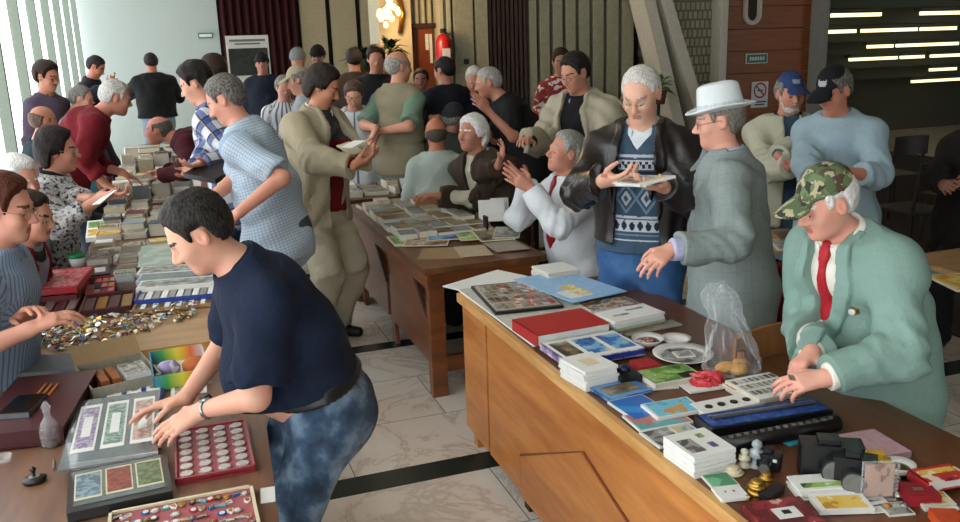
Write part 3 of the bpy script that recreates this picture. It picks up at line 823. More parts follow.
# window wall on the X=-1.35 line
M_mull=mat('pale green window mullion','748072',.5,bstr=.02)
WX=-1.35
g=MB(); g.box((WX,6.9,.06),(.14,20.2,.12),M_mull).box((WX,6.9,4.0),(.14,20.2,.12),M_mull)
y=-3.0; k=0
while y<17:
    g.box((WX+.0,y,2.03),(.09,.07,3.82),M_mull)
    g.box((WX-.02,y+.30,2.03),(.03,.05,3.82),M_mull); y+=1.25
wf=struct(g,'window_1')
M_glass=mat('window glass','e8f2ee',.02,0,0,10,0,alpha=.08)
MB().box((WX-.03,6.9,2.03),(.008,20,3.8),M_glass).build('window_glass',wf)
# bright pavement and pale facade outside
M_out=mat('pale pavement outside','c9c8bd',.9)
# ------------------------------------------------------------------ the four people closest to the camera
NAVY=cloth('navy polo jersey','131e33',.9)
JEAN=blotch('washed denim',[(.36,'1a2a3e'),(.5,'30475f'),(.68,'72889c')],11,rough=.9,detail=5,interp='LINEAR')
JEAN2=blotch('blue denim',[(.3,'1a3a60'),(.5,'274f7c'),(.75,'4a729e')],7,rough=.9,detail=5,interp='LINEAR')
SK='cf9f87'
p_navy=person('man in a navy polo shirt and faded jeans leaning over the banknote album',
  D(199,233,2.3),-97,lean=26,head=(6,34,0),hands=(Zp(203,410,.86),Zp(186,398,.85)),elbow=(V(.5,-.9,-.3),V(.3,.9,-.3)),hn=(V(-.3,.35,-.85),V(-.2,-.3,-.9)),curl=(.35,.3),
  hf=(V(-.86,.0,-.35),V(-.9,.1,-.15)),
  top=dict(m=NAVY,name='polo_shirt',sleeves=(.42,.42),t=.018,cut=.075,skirt=-.02,w=.007,wf=20,ra=.062,open=.016),
  legs=dict(m=JEAN,w=.008,rise=.09),belt=dict(at=.07,t=.002),collar=dict(m=NAVY,gap=.9,h=.034,r=.064),
  hair=dict(a='15110f',b='34302c',t=.009,vol=.010,mess=.5),skincol=SK,h=.0055,belly=2.2,watch=0,width=1.10)
NORD=dict(base=cloth('sweater blue grey','3c5164'),w=cloth('sweater white','b9bec6'),d=cloth('sweater navy','1d2a38'),l=cloth('sweater pale blue','6f88a0'))
def nordic(x,y,z,X):
    z=-z*100; x=x*100; m=np.zeros(len(x),int)
    def band(a,b,c): m[(z>a)&(z<b)]=c
    band(8,9.2,1); band(10,14.5,1); band(20,21,1); band(15.2,16,2); band(35,36,1); band(36.8,42,1); band(43,44,3); band(45.5,46.3,1)
    zz=(z>10.8)&(z<13.6)&(((x+np.where(z>12.2,1.2,0))%2.6)<1.2); m[zz]=2
    zz=(z>37.4)&(z<41.4)&(np.abs(((x)%3.6)-1.8)<(1.5-np.abs(z-39.4)*.55)); m[zz]=2
    dd=np.abs(np.abs(x)%9-4.5)+np.abs(z-27)*.75; m[(z>21.5)&(z<34.5)&(dd<5.2)&(dd>3.9)]=3; m[(z>21.5)&(z<34.5)&(dd<2.6)&(dd>1.2)]=1
    m[(z>16.5)&(z<19.5)&((np.abs(x+z)%3.2)<1.1)]=1
    return m
LEATH=mat('black brown leather','1a1413',.32,bscale=90,bstr=.35,var=.3)
p_nord=person('man in a patterned blue sweater under a dark leather jacket reading an open booklet',
  D(641,94,3.65),222,lean=4,head=(8,28,0),hands=(D(662,186,3.38),D(603,181,3.42)),elbow=(V(.7,0,-.6),V(-.5,.4,-.7)),hn=(V(0,0,1),V(.5,.2,.8)),hf=(V(-.9,-.35,.1),V(.35,-.75,.1)),curl=(.5,.75),
  under=[('shirt',dict(m=cloth('white shirt','d5dade'),t=.012,cut=.1,skirt=.0,sleeves=(0,0))),('sweater',dict(m=NORD['base'],mats=(NORD['w'],NORD['d'],NORD['l']),mif=nordic,t=.018,cut=-.02,skirt=.0,w=.004,h=.006,sleeves=(.6,.6),vneck=(.06,.05)))],
  top=dict(m=LEATH,name='leather_jacket',t=.034,cut=.02,skirt=.0,w=.009,wf=28,ra=.068,cuff=-.02,open_=[(0,.07),(.2,.085),(.45,.10),(.8,.12)],rc=.62,lapel=.05),
  legs=dict(m=JEAN2),collar=dict(m=cloth('white shirt','dfe3e6'),gap=.8,h=.036,r=.066),
  hair=dict(a='a8a29a',b='d0ccc6',brow='8a8078',t=.006,rec=.02),skincol='d0a48c',glasses='b09a66',h=.0065,width=1.05)
GREY=stripesgrid('grey suit wool','87928f',[('x',.045,.04,'707a7e'),('z',.045,.04,'707a7e')])
p_hat=person('man in a white brimmed hat and long grey suit jacket standing at the desk',
  D(719,121,3.42),303,lean=5,head=(-4,10,0),hands=(D(672,249,3.15),D(700,235,3.5)),elbow=(V(.9,-.6,-.6),None),hn=(V(-.1,.3,-.6),None),hf=(V(-.85,-.25,-.3),None),curl=(.7,.6),
  under=[('shirt',dict(m=cloth('pale lilac shirt','b4b6d2'),t=.014,skirt=.05))],
  top=dict(m=GREY,cc=1,name='suit_jacket',t=.032,skirt=.34,flare=.6,w=.009,wf=20,ra=.066,rc=.80,cuff=-.03,open_=[(0,.06),(.05,.06),(.30,.012),(.4,.004),(.9,.03)],lapel=.06),
  legs=dict(m=cloth('suit trousers grey','59626a')),collar=dict(m=cloth('pale lilac collar','b9bbd6'),gap=.5,h=.04,r=.068),
  hair=dict(a='5e5850',b='8a847c',t=.006),skincol='d2a08a',glasses='6a5a48',hat=dict(k='hat',m=mat('white straw hat','cdd3d4',.7,bscale=160,bstr=.3,var=.04),band=mat('pale hat band','b4bcbe',.6)),h=.0065,width=1.06)
TEAL=cloth('pale teal wool','7d998f',.9,var=.05)
CAMO,nt_,b_=newmat('camouflage cloth'); v_=coords(nt_); n1=noise(nt_,v_,30,2); ad_=nt_.nodes.new('ShaderNodeVectorMath'); ad_.operation='MULTIPLY_ADD'; ad_.inputs[1].default_value=(.06,.06,.06)
nt_.links.new(n1.outputs['Color'],ad_.inputs[0]); nt_.links.new(v_,ad_.inputs[2]); vo_=nt_.nodes.new('ShaderNodeTexVoronoi'); vo_.inputs['Scale'].default_value=42; nt_.links.new(ad_.outputs[0],vo_.inputs['Vector'])
sc_=nt_.nodes.new('ShaderNodeSeparateColor'); nt_.links.new(vo_.outputs['Color'],sc_.inputs[0]); nt_.links.new(ramp(nt_,sc_.outputs[0],[(0,'2b2a22'),(.22,'4c5c3c'),(.5,'a09878'),(.72,'4a3a2a'),(.82,'5c6c48')],'CONSTANT'),b_.inputs['Base Color']); b_.inputs['Roughness'].default_value=.85
p_teal=person('elderly man in a camouflage cap and pale teal blazer with a red tie',
  D(826,203,2.5),262,lean=25,head=(14,22,0),hands=(Zp(826,378,.90),Zp(812,352,.92)),elbow=(V(.8,-.7,-.5),None),hn=(V(-.2,.5,-.8),V(-.3,-.3,-.6)),hf=(V(-.8,.25,-.1),V(-.75,-.3,-.2)),curl=(.7,.8),
  under=[('shirt',dict(m=cloth('cream shirt','e2ddd0'),t=.016,skirt=.05))],
  top=dict(m=TEAL,name='blazer',t=.032,skirt=.22,flare=.5,w=.009,wf=18,ra=.07,rc=.82,cuff=-.015,open_=[(0,.05),(.05,.052),(.22,.012),(.26,.002),(.9,.002)],lapel=.06),
  legs=dict(m=cloth('dark navy trousers','1c2233')),collar=dict(m=cloth('cream collar','e6e2d6'),gap=.6,h=.045,r=.07,up=.015),tie='a81e28',
  hair=dict(a='b8b4ae',b='dcdad6',t=.007,len=.0),skincol='d49e8a',hat=dict(k='cap',m=CAMO,tall=.012,name='camouflage_cap',w=.003),h=.0055,width=1.08,belly=.6)
# medal and pocket slit on the blazer
def on_front(c,x,zz,out,px_guess=None):
    return c['N']-c['u2']*zz*c['s']+c['rt']*x+c['ff']*out
# ------------------------------------------------------------------ everyone else, from the camera outwards
def q(d): return float(np.clip(.0021*d,.0065,.018))
CTX={}
def P(label,x,y,d,face,key=None,**k):
    k.setdefault('h',q(d)); c=person(label,D(x,y,d),face,**k)
    if key: CTX[key]=c
    return c
BLK=dict(a='120f0e',b='28231f',t=.010); DBR=dict(a='1c120c',b='38281c',t=.012,vol=.008); GRY=dict(a='55514c',b='8c8882',t=.009); WHT=dict(a='b4b1ac',b='e2e0dc',t=.013,vol=.012,mess=1); SGR=dict(a='3a3733',b='77726c',t=.009,vol=.006)
CHK=stripesgrid('pale blue check cotton','b4c2cc',[('x',.015,.25,'8496ac'),('z',.015,.25,'8496ac')])
P('man seen from behind in a pale check short sleeved shirt, head bowed',226,100,4.35,-66,lean=14,head=(-4,30,0),
  hands=(D(240,212,4.05),D(205,205,4.2)),hn=(V(0,.2,-1),V(0,0,-1)),top=dict(m=CHK,cc=1,sleeves=(.46,.46),t=.022,skirt=.1,w=.009,wf=16,ra=.060,open=.008),
  collar=dict(m=CHK,gap=.6),hair=SGR,skincol='c8917a',legs=dict(m=cloth('grey trousers','4a4d52')),width=1.1,h=.008)
BEI=cloth('beige zip jacket','a79c82',.8)
P('man in a beige zip jacket and beige trousers reading a small card',323,86,5.1,138,key='card',lean=6,head=(-26,30,0),
  hands=(D(362,158,4.95),D(352,166,4.75)),elbow=(V(.2,.5,-.8),V(-.4,-.6,-.7)),hn=(V(-.4,0,.8),V(0,.5,.7)),hf=(V(.3,-.8,.1),V(.9,.1,.2)),curl=(.6,.8),
  under=[('sweater',dict(m=cloth('red knit sweater','6e1218'),mats=(cloth('grey knit yoke','3c3c40'),),mif=lambda x,y,z,X:(z>-.14).astype(int),t=.02,skirt=.03))],
  top=dict(m=BEI,name='jacket',t=.036,skirt=.12,w=.010,wf=22,ra=.07,open_=[(0,.06),(.1,.075),(.4,.085),(.8,.09)],lapel=.04),
  collar=dict(m=cloth('cream collar','cfc8a8'),gap=.8,h=.04,tip=1.),legs=dict(m=cloth('beige trousers','b0a892'),t=.03,w=.012),
  hair=dict(a='1c1612',b='332a22',t=.010,vol=.010,full=1),facial=dict(k='m',a='241c16',b='3c3028'),skincol='bd866a',h=.008,width=1.08)
PLAID=stripesgrid('blue plaid cotton','c9cdd4',[('x',.11,.42,'28407c'),('z',.11,.42,'28407c'),('x',.11,.10,'1a2036'),('z',.11,.10,'1a2036'),('x',.055,.07,'b89a4a')])
P('young man in a blue plaid shirt holding a black folder',196,84,5.5,-72,lean=12,head=(-6,24,0),hands=(D(203,163,5.1),D(193,168,5.3)),
  hn=(V(0,.2,1),V(0,0,1)),curl=(.6,.6),top=dict(m=PLAID,cc=1,t=.022,skirt=.14,w=.008,ra=.062),collar=dict(m=PLAID,gap=.6),hair=dict(a='120f0e',b='2a2420',t=.014,vol=.02,mess=1),skincol='c8947c',legs=dict(m=JEAN2))
P('person with dark brown hair behind the man in the plaid shirt',213,71,6.9,-60,lean=5,head=(0,10,0),hair=DBR,top=dict(m=cloth('dark grey shirt','34363a')),skincol='b8846c')
CRIM=cloth('crimson sweater','6b0f1c')
P('white haired man in a crimson sweater leaning with one arm straight on the table',116,98,6.2,82,lean=38,head=(0,18,0),hands=(D(122,172,6.3),D(105,184,6.0)),
  elbow=(None,V(-.3,-.6,.2)),hn=(V(0,0,-1),V(0,0,-1)),curl=(.3,.3),hf=(V(.8,0,-.5),V(.8,0,-.5)),
  top=dict(m=CRIM,t=.03,skirt=.06,w=.010,sleeves=(.8,.8),ra=.064),hair=dict(a='8e8a84',b='c8c4be',t=.010),skincol='b87f68',legs=dict(m=cloth('dark jeans','1d232e')),width=1.1)
P('man in a plum grey shirt standing against the windows',47,77,7.5,125,lean=4,head=(0,15,0),hands=(None,None),hair=dict(DBR,t=.018,vol=.014),facial=dict(k='m',a='2a2018',b='4a3a2c'),glasses='40342c',
  top=dict(m=cloth('plum grey shirt','54485a'),t=.02),skincol='b47a62')
P('balding man in a dark teal shirt sitting by the windows',44,121,6.7,68,key='teal',seat=True,lean=8,head=(0,10,0),hair=dict(a='4a3a30',b='6a5648',t=.008,bald=.7),top=dict(m=cloth('dark teal shirt','132a30')),skincol='b07a62')
P('grey haired person in a checked grey shirt bent down behind the crimson sweater',82,99,7.7,100,seat=True,lean=22,head=(0,10,0),hair=GRY,top=dict(cc=1,m=stripesgrid('grey check','8d949a',[('x',.05,.3,'5c6672'),('z',.05,.3,'5c6672')])),skincol='b8866e',s=1.0)
P('man in a dark navy jacket looking at a phone by the end wall',96,67,10.4,105,lean=8,head=(0,35,0),hands=(D(108,84,10.2),D(106,84,10.0)),hn=(V(0,0,1),V(0,0,1)),hair=BLK,top=dict(m=cloth('dark navy jacket','10151f'),t=.03),skincol='a87058')
P('man seen from behind in a black jacket and light jeans facing the white wall',151,63,11.7,-8,lean=0,head=(0,25,0),hands=(D(146,88,12.0),D(158,88,12.0)),elbow=(V(-1,-.2,-.4),V(1,-.2,-.4)),hair=BLK,
  top=dict(m=cloth('black jacket','0f1012'),t=.04,cut=-.0,ra=.075),legs=dict(m=cloth('pale grey jeans','7a8894')),skincol='a87058',width=1.1)
P('man in a burgundy sweater bending low over the table beside the plaid shirt',158,131,6.7,-78,lean=62,head=(0,0,0),hands=(D(163,176,6.55),D(158,172,6.8)),hn=(V(0,0,-1),V(0,0,-1)),curl=(.5,.5),hair=dict(a='37322e',b='6a645e',t=.008,bald=.25),
  top=dict(m=cloth('burgundy sweater','43101c'),t=.03,w=.01,ra=.064),skincol='b87c66',legs=dict(m=cloth('dark trousers 2','202126')),s=.98)
LEO=blotch('speckled black and white knit',[(0,'1c1a1a'),(.42,'8e8c8a'),(.52,'a8a6a4')],55,detail=2)
P('woman with short dark hair and glasses in a speckled black and white top',58,151,4.6,92,key='leo',seat=True,lean=10,head=(-2,6,0),hands=(D(95,200,4.35),D(103,196,4.35)),hn=(V(0,0,1),V(0,0,1)),hf=(V(.8,.2,-.05),V(.8,-.3,.0)),curl=(.8,.8),
  top=dict(m=LEO,t=.03,sleeves=(.8,.8),w=.009,ra=.06),collar=dict(m=cloth('black roll neck','121114'),gap=.05,h=.05,r=.066),hair=dict(a='140e0d',b='2a1e1c',t=.011,vol=.016,mess=1,full=1),glasses='a89a80',skincol='bd8a74',mouth='9a4448',width=.95)
P('white haired man sitting between the two women with glasses',20,181,4.25,128,key='whiteh',seat=True,lean=12,head=(6,12,0),hair=WHT,top=dict(m=cloth('pale grey shirt','a7acb2')),skincol='c8917c')
SCARF=blotch('black and mustard scarf',[(0,'191719'),(.47,'b08a34'),(.55,'191719')],9,detail=2)
P('dark haired woman with glasses in a red cardigan and black and mustard scarf',32,217,3.8,105,key='red',seat=True,lean=16,head=(8,12,0),hair=dict(a='1c1412',b='3a2a24',t=.014,vol=.006,full=1),glasses='c0a890',
  under=[('shirt',dict(m=cloth('silver grey blouse','8a8f9c'),t=.02))],top=dict(m=cloth('red cardigan','7a141c'),name='cardigan',t=.03,open_=[(0,.06),(.5,.10)]),
  collar=dict(m=SCARF,gap=.1,h=.03,r=.078,fall=.10,tip=.9),skincol='c08a72',mouth='a04a4c',width=.92,s=.93)
STR=stripesgrid('blue striped shirt','8fa3b8',[('x',.018,.35,'4c6688')])
P('man with glasses in a blue striped shirt beside the heap of badges',4,209,2.95,98,key='stripe',seat=True,lean=10,head=(6,12,0),hands=(D(22,318,2.95),D(28,330,2.8)),elbow=(None,V(-.5,-.6,-.6)),hn=(V(0,-.2,-1),V(0,.2,-1)),
  top=dict(m=STR,cc=1,t=.024,sleeves=(.62,.62),ra=.062),collar=dict(m=STR,gap=.7),hair=dict(a='3a1c10',b='5a3020',t=.012,vol=.01),glasses='a08a78',skincol='cc9680',h=.0065)
# beyond the centre aisle
P('man in a dark cap and navy jacket standing beside the display board',262,64,10.8,192,lean=0,head=(0,8,0),hair=BLK,hat=dict(k='beanie',m=cloth('black cap cloth','15151a')),top=dict(m=cloth('navy anorak','131a28'),t=.035),skincol='a87862')
P('man in a grey knitted beanie and dark maroon jacket by the curtain',298,60,10.2,205,lean=8,head=(0,25,0),hair=GRY,hat=dict(k='beanie',m=cloth('grey knitted beanie','6d7274')),top=dict(m=cloth('maroon jacket','2c1418'),t=.035),facial=dict(k='b',a='4a4038',b='6a6058'),skincol='a87862')
P('man in a beige baseball cap mostly behind the beige zip jacket',298,81,7.6,-80,lean=8,head=(0,18,0),hair=GRY,hat=dict(k='cap',m=cloth('beige cap','a59a7c')),top=dict(m=cloth('light grey jacket','8c9296'),t=.03),skincol='b88a74')
STR2=stripesgrid('black and white stripes','c4c8cc',[('x',.06,.4,'2a2e36')])
P('grey haired person in a black and white striped top beside the beige baseball cap',284,88,7.9,175,lean=5,head=(0,15,0),hair=GRY,top=dict(m=STR2,cc=1,t=.02),skincol='b88a74')
P('person in a black woollen hat in front of the tan panels',318,57,10.6,200,lean=4,head=(0,20,0),hair=BLK,hat=dict(k='beanie',m=cloth('black beanie','0e0e10')),top=dict(m=cloth('black coat','131316'),t=.035),skincol='946a58')
P('man seen from behind in a dark brown jacket near the wall lamp',354,60,9.4,8,lean=2,head=(0,15,0),hair=BLK,top=dict(m=cloth('dark brown jacket','33281f'),t=.035,ra=.07),skincol='946a58')
P('dark haired person in a black coat next to the dark brown jacket',376,59,8.5,190,lean=4,head=(0,15,0),hair=DBR,top=dict(m=cloth('black coat','131316'),t=.03),skincol='a87862')
P('person in a pale grey jacket with a dark stripe standing behind the beige zip jacket',354,95,6.9,195,seat=False,lean=10,head=(0,30,0),hair=dict(a='3a2a22',b='5a4438',t=.012),
  top=dict(cc=1,m=stripesgrid('pale striped jacket','b6bcc0',[('x',.16,.12,'20242c')]),t=.03),skincol='b88a74')
SAGE=cloth('khaki vest','8a826a')
P('grey haired man in a khaki vest and green shirt with hands behind his back',399,67,6.9,52,lean=2,head=(28,6,0),hands=(D(376,128,6.65),D(378,132,6.75)),elbow=(V(-1.0,.3,-.9),V(-.2,-1.3,-.9)),hn=(V(-1,0,0),V(-1,0,0)),
  hf=(V(-.3,.3,-.8),V(-.3,.3,-.8)),under=[('shirt',dict(m=cloth('sage green shirt','6c8674'),sleeves=(.46,.46),t=.02,ra=.062,open=.014))],
  top=dict(m=SAGE,name='vest',t=.034,sleeves=(0,0),skirt=.08,open_=[(0,.05),(.5,.02),(.9,.03)]),hair=dict(a='6a6660',b='a8a49e',t=.007,bald=.5),skincol='c08c74',legs=dict(m=cloth('slate trousers','48525a')),h=.010)
P('man in dark clothes sitting beside the brown door',421,80,8.9,200,lean=0,seat=True,head=(0,5,0),hair=BLK,top=dict(m=cloth('black jersey','131316'),t=.02),skincol='8a5f4c')
P('dark haired man seen from behind in a navy jacket below the fire extinguisher',444,71,7.6,-12,lean=4,head=(-25,18,0),hair=BLK,hands=(D(430,118,7.4),D(462,120,7.4)),top=dict(m=cloth('dark navy jacket','10151f'),t=.036,ra=.072),skincol='a87862',width=1.08)
P('white haired man in a bright blue shirt bending beside the black polo shirt',475,80,7.5,215,lean=22,head=(0,25,0),hair=dict(a='9a968e',b='c8c4bc',t=.009),under=[('shirt',dict(m=cloth('bright blue shirt','1c3e9c'),t=.016))],
  top=dict(m=cloth('dark green jacket','1c2622'),name='jacket',t=.03,open_=[(0,.06),(.8,.09)]),skincol='b88468')
P('grey haired man in a black polo shirt leaning over a table, hand raised',488,83,6.7,-76,lean=30,head=(0,12,0),hands=(D(489,112,6.35),D(478,124,6.9)),elbow=(V(.5,-.4,-.8),None),hn=(V(-.4,.4,.3),None),hf=(V(-.6,-.1,.6),None),
  top=dict(m=cloth('black polo','141416'),sleeves=(.45,.45),t=.02,ra=.064),hair=dict(a='77736c',b='aca8a0',t=.008),skincol='b07c66',legs=dict(m=cloth('dark trousers 2','202126')),width=1.12,h=.010)
P('person in a red and white patterned top by the slatted wall',561,62,8.3,200,lean=0,head=(0,10,0),hair=DBR,top=dict(m=blotch('red white pattern',[(0,'6e1c1c'),(.5,'8a2824'),(.58,'b8b0a4')],20),t=.02),skincol='946a58')
P('bald man with a tanned head in a pale shirt seen from behind, seated',436,134,6.2,12,key='bald',seat=True,lean=6,head=(0,6,0),hair=dict(a='3e3832',b='5a524a',t=.006,bald=1.),top=dict(m=cloth('pale mint shirt','a3aea6'),t=.022),skincol='a86e52')
P('seated man in a dark cap and olive jacket behind the bald man',455,119,6.9,60,seat=True,lean=16,head=(0,10,0),hair=GRY,hat=dict(k='beanie',m=cloth('charcoal cap','24262a')),top=dict(m=cloth('olive jacket','2b3128'),t=.03),skincol='946a58')
BRN=cloth('brown corduroy jacket','3d3024')
P('white haired man in a brown jacket and cream shirt sitting behind the postcard table',472,134,5.6,232,key='brown',seat=True,lean=14,side=6,head=(10,-4,0),hands=(D(440,196,5.5),D(508,165,5.2)),
  under=[('shirt',dict(m=cloth('cream shirt 2','c2bda8'),t=.018))],top=dict(m=BRN,name='jacket',t=.034,ra=.068,open_=[(0,.05),(.3,.05),(.7,.06)],lapel=.045,w=.01),
  collar=dict(m=cloth('cream shirt 2','c2bda8'),gap=.9,h=.04),hair=dict(WHT,full=1),skincol='b07c66',h=.009,hn=(V(0,0,-1),V(-.6,0,.5)),hf=(None,V(.3,-.2,.9)),width=1.05)
P('grey haired man in a white shirt and red tie clapping his hands',565,153,4.8,262,key='clap',seat=True,lean=6,head=(6,-12,0),hands=(D(531,189,4.6),D(527,184,4.75)),elbow=(V(.3,-.6,-.9),V(0,.6,-.9)),hn=(V(0,.95,.2),V(0,-.95,.2)),
  hf=(V(-.8,.12,.6),V(-.8,0,.65)),curl=(.12,.12),top=dict(m=cloth('white cotton shirt','d4d8dc',.8),t=.024,w=.009,wf=20,skirt=.06,ra=.066),collar=dict(m=cloth('white cotton shirt','d4d8dc'),gap=.6),tie='8c1420',
  hair=dict(a='6a6864',b='a19e98',t=.013,vol=.008),skincol='bd8670',legs=dict(m=cloth('black trousers','15161a')),h=.0075,width=1.05)
P('black haired man in glasses with a stone coloured jacket over a black jumper',575,73,5.5,240,lean=12,head=(12,22,0),hands=(D(583,158,5.2),D(528,140,5.4)),hn=(V(0,0,-1),V(0,0,-1)),
  under=[('jumper',dict(m=cloth('black jumper','121214'),t=.02,skirt=.08))],top=dict(m=cloth('stone jacket','a8a08a'),name='jacket',t=.036,skirt=.08,ra=.072,w=.011,open_=[(0,.08),(.2,.10),(.5,.13),(.9,.15)],lapel=.04),
  collar=dict(m=CHK,gap=.7),hair=dict(BLK,vol=.01),glasses='2a2624',skincol='b8866c',legs=dict(m=cloth('black trousers','15161a')),h=.009,width=1.1)
CREAM=cloth('cream windcheater','b3b19c')
P('bearded man in a blue baseball cap and cream jacket with navy collar',790,94,4.9,203,lean=2,head=(-8,8,0),hands=(D(775,158,4.6),D(790,166,4.6)),hn=(V(0,0,-1),V(0,0,-1)),hf=(V(.5,-.6,-.3),None),
  under=[('shirt',dict(m=cloth('slate blue shirt','3e5568'),t=.018))],top=dict(m=CREAM,name='jacket',t=.036,skirt=.08,ra=.072,w=.01,open_=[(0,.045),(.3,.04),(.9,.05)]),
  collar=dict(m=cloth('navy collar','141d33'),gap=1.2,h=.045,fall=.05,r=.072),hair=GRY,facial=dict(k='bm',a='8e8880',b='c8c4bc'),hat=dict(k='cap',m=cloth('blue cap','2b3d66'),mats=(cloth('cap badge grey','8c94a4'),)),skincol='b8806a',h=.008)
SKYS=cloth('pale sky blue shirt','93a9b2',.85)
P('tall man in a black baseball cap and pale sky blue shirt looking down',834,91,4.4,245,lean=8,head=(12,28,0),hands=(D(846,172,4.1),D(818,190,4.2)),elbow=(V(.8,-.2,-.6),V(-.6,.3,-.7)),hn=(V(0,0,-1),V(0,0,-1)),hf=(V(-.8,0,-.2),None),
  top=dict(m=SKYS,t=.026,sleeves=(.78,.78),skirt=.16,w=.010,wf=17,ra=.070),collar=dict(m=SKYS,gap=.8,h=.038),hair=SGR,hat=dict(k='cap',m=cloth('black cap','121215'),mats=(cloth('cap badge pale','a8acb0'),)),
  skincol='bd8068',legs=dict(m=cloth('dark navy trousers','1c2233')),h=.0075,width=1.06)
P('person in a long dark coat at the picture edge, one hand showing',984,112,4.6,235,lean=4,head=(0,10,0),hands=(D(962,190,4.2),D(943,184,4.45)),hair=BLK,top=dict(m=cloth('dark brown black coat','161211'),t=.035,skirt=.3),skincol='8a6250')
# ------------------------------------------------------------------ furniture
W_OR=wood('orange varnished desk wood','8f4f1c','bd7c3e',.38,(1.2,1.2,9),1.1)
W_ORT=wood('desk top wood','4a2a14','6e4222',.4,(9,1,9),1.2)
W_EDGE=wood('pale edge strip','a8743a','d0a468',.45,(2,1.5,8),1.5)
W_GRV=mat('dark groove','2a1408',.7); W_GR2=mat('brown groove','6a3816',.6)
W_MT=wood('old brown table wood','3e2412','6a4222',.4,(8,1,8),1.3)
W_MF=wood('old brown table front','4a240e','7c451e',.35,(1,1.5,7),1.4)
def XZ(px,py,X):
    p=Xp(px,py,X); return float(p[1]),float(p[2])
def slab_yz(g,poly,x0,x1,m):    # polygon in (y,z) extruded along x
    n=len(poly); a=sum(poly[i][0]*poly[(i+1)%n][1]-poly[(i+1)%n][0]*poly[i][1] for i in range(n))
    if a<0: poly=poly[::-1]
    vs=[(x0,y,z) for y,z in poly]+[(x1,y,z) for y,z in poly]
    g.add(vs,[tuple(range(n-1,-1,-1)),tuple(range(n,2*n))]+[(i,(i+1)%n,n+(i+1)%n,n+i) for i in range(n)],m); return g
# front right desk
DX=1.135; DW=.80; DY0,DY1=1.0,3.55
desk=empty('display_desk',(DX,2.3,0)); tag(desk,'long orange varnished desk with cut out front panels, covered in magazines and cameras','desk')
def dpart(g,name,**k): 
    g.v=[(v[0]-DX,v[1]-2.3,v[2]) for v in g.v]; return g.build(name,desk,**k)
dpart(MB().box((DX+DW/2,(DY0+DY1)/2,.725),(DW,DY1-DY0,.03),W_ORT),'tabletop',bevel=.003)
dpart(MB().box((DX-.004,(DY0+DY1)/2,.722),(.022,DY1-DY0+.02,.042),W_EDGE),'edge_strip',bevel=.004)
dpart(slab_yz(MB(),[(3.23,.10),(3.53,.10),(3.53,.70),(3.23,.70)],DX+.002,DX+.022,W_OR),'front_panel',bevel=.002)
dpart(slab_yz(MB(),[(1.0,.10),(3.205,.10),(3.205,.70),(1.0,.70)],DX+.000,DX+.020,W_OR),'front_panel',bevel=.002)
dpart(slab_yz(MB(),[(3.19,.10),(3.24,.10),(3.24,.70),(3.19,.70)],DX+.018,DX+.034,W_GRV),'groove')
ya,za=XZ(522,456,DX); yb,zb=XZ(583,452,DX); yc,zc=XZ(628,522,DX)
tr=[(ya,.095),(ya,za),(yb,zb),(yc+ (yc-yb)*.25,zc-(zb-zc)*.25),(yc-.10,.095)]
dpart(slab_yz(MB(),[(y-.008 if i>1 else y+.008,z+(.007 if 0<i<4 else 0)) for i,(y,z) in enumerate(tr)],DX-.006,DX+.001,W_GR2),'groove')
dpart(slab_yz(MB(),tr,DX-.009,DX+.001,W_OR),'inset_panel',bevel=.002)
for y,x in ((3.50,DX+.06),(2.88,DX+.06),(1.06,DX+.06),(3.50,DX+DW-.05),(1.06,DX+DW-.05)):
    dpart(MB().box((x,y,.355),(.05,.05,.71),W_GRV if y==2.88 else W_OR),'leg')
dpart(MB().box((DX+DW/2,3.535,.42),(DW-.03,.02,.5),W_OR),'end_panel')
# middle table
MX,MW,MY0,MY1=1.13,.66,4.10,6.20
mid=empty('postcard_table',(MX,5.1,0)); tag(mid,'old dark brown wooden table with slanted front boards, covered in bundles of postcards','table')
def mpart(g,name,**k):
    g.v=[(v[0]-MX,v[1]-5.1,v[2]) for v in g.v]; return g.build(name,mid,**k)
mpart(MB().box((MX+MW/2,(MY0+MY1)/2,.715),(MW+.03,MY1-MY0+.03,.035),W_MT),'tabletop',bevel=.004)
mpart(MB().box((MX+.02,(MY0+MY1)/2,.655),(.025,MY1-MY0,.085),W_MF).box((MX+MW/2,MY0+.03,.665),(MW-.04,.025,.065),W_MF),'apron')
for x,y in ((MX+.06,MY0+.06),(MX+MW-.06,MY0+.06),(MX+.06,MY1-.06),(MX+MW-.06,MY1-.06)):
    mpart(MB().box((x,y,.35),(.085,.07,.70),W_MF),'leg',bevel=.004)
for y0,y1 in ((MY0+.10,5.08),(5.16,MY1-.1)):
    mpart(slab_yz(MB(),[(y0,.17),(y1,.17),(y1,.60),(y1-.25,.60),(y0+.22,.60),(y0,.43)],MX+.03,MX+.05,W_MF),'front_board',bevel=.002)
    mpart(slab_yz(MB(),[(y0-.02,.40),(y0+.01,.45),(y0+.24,.63),(y0+.26,.60),(y0,.42)],MX+.02,MX+.035,W_GRV),'groove')
mpart(slab_yz(MB(),[(MY0+.08,.2),(MY1-.1,.2),(MY1-.1,.64),(MY0+.08,.64)],MX+.055,MX+.07,W_MF),'back_board')
for y in (MY0+.12,5.12,MY1-.15):
    mpart(slab_yz(MB(),[(y-.06,.0),(y+.06,.0),(y+.04,.10),(y+.07,.20),(y-.07,.20),(y-.03,.10)],MX+.05,MX+.075,W_MF),'foot_board')
mpart(MB().box((MX+MW/2,MY0+.10,.16),(MW-.12,.03,.09),W_MF),'stretcher')
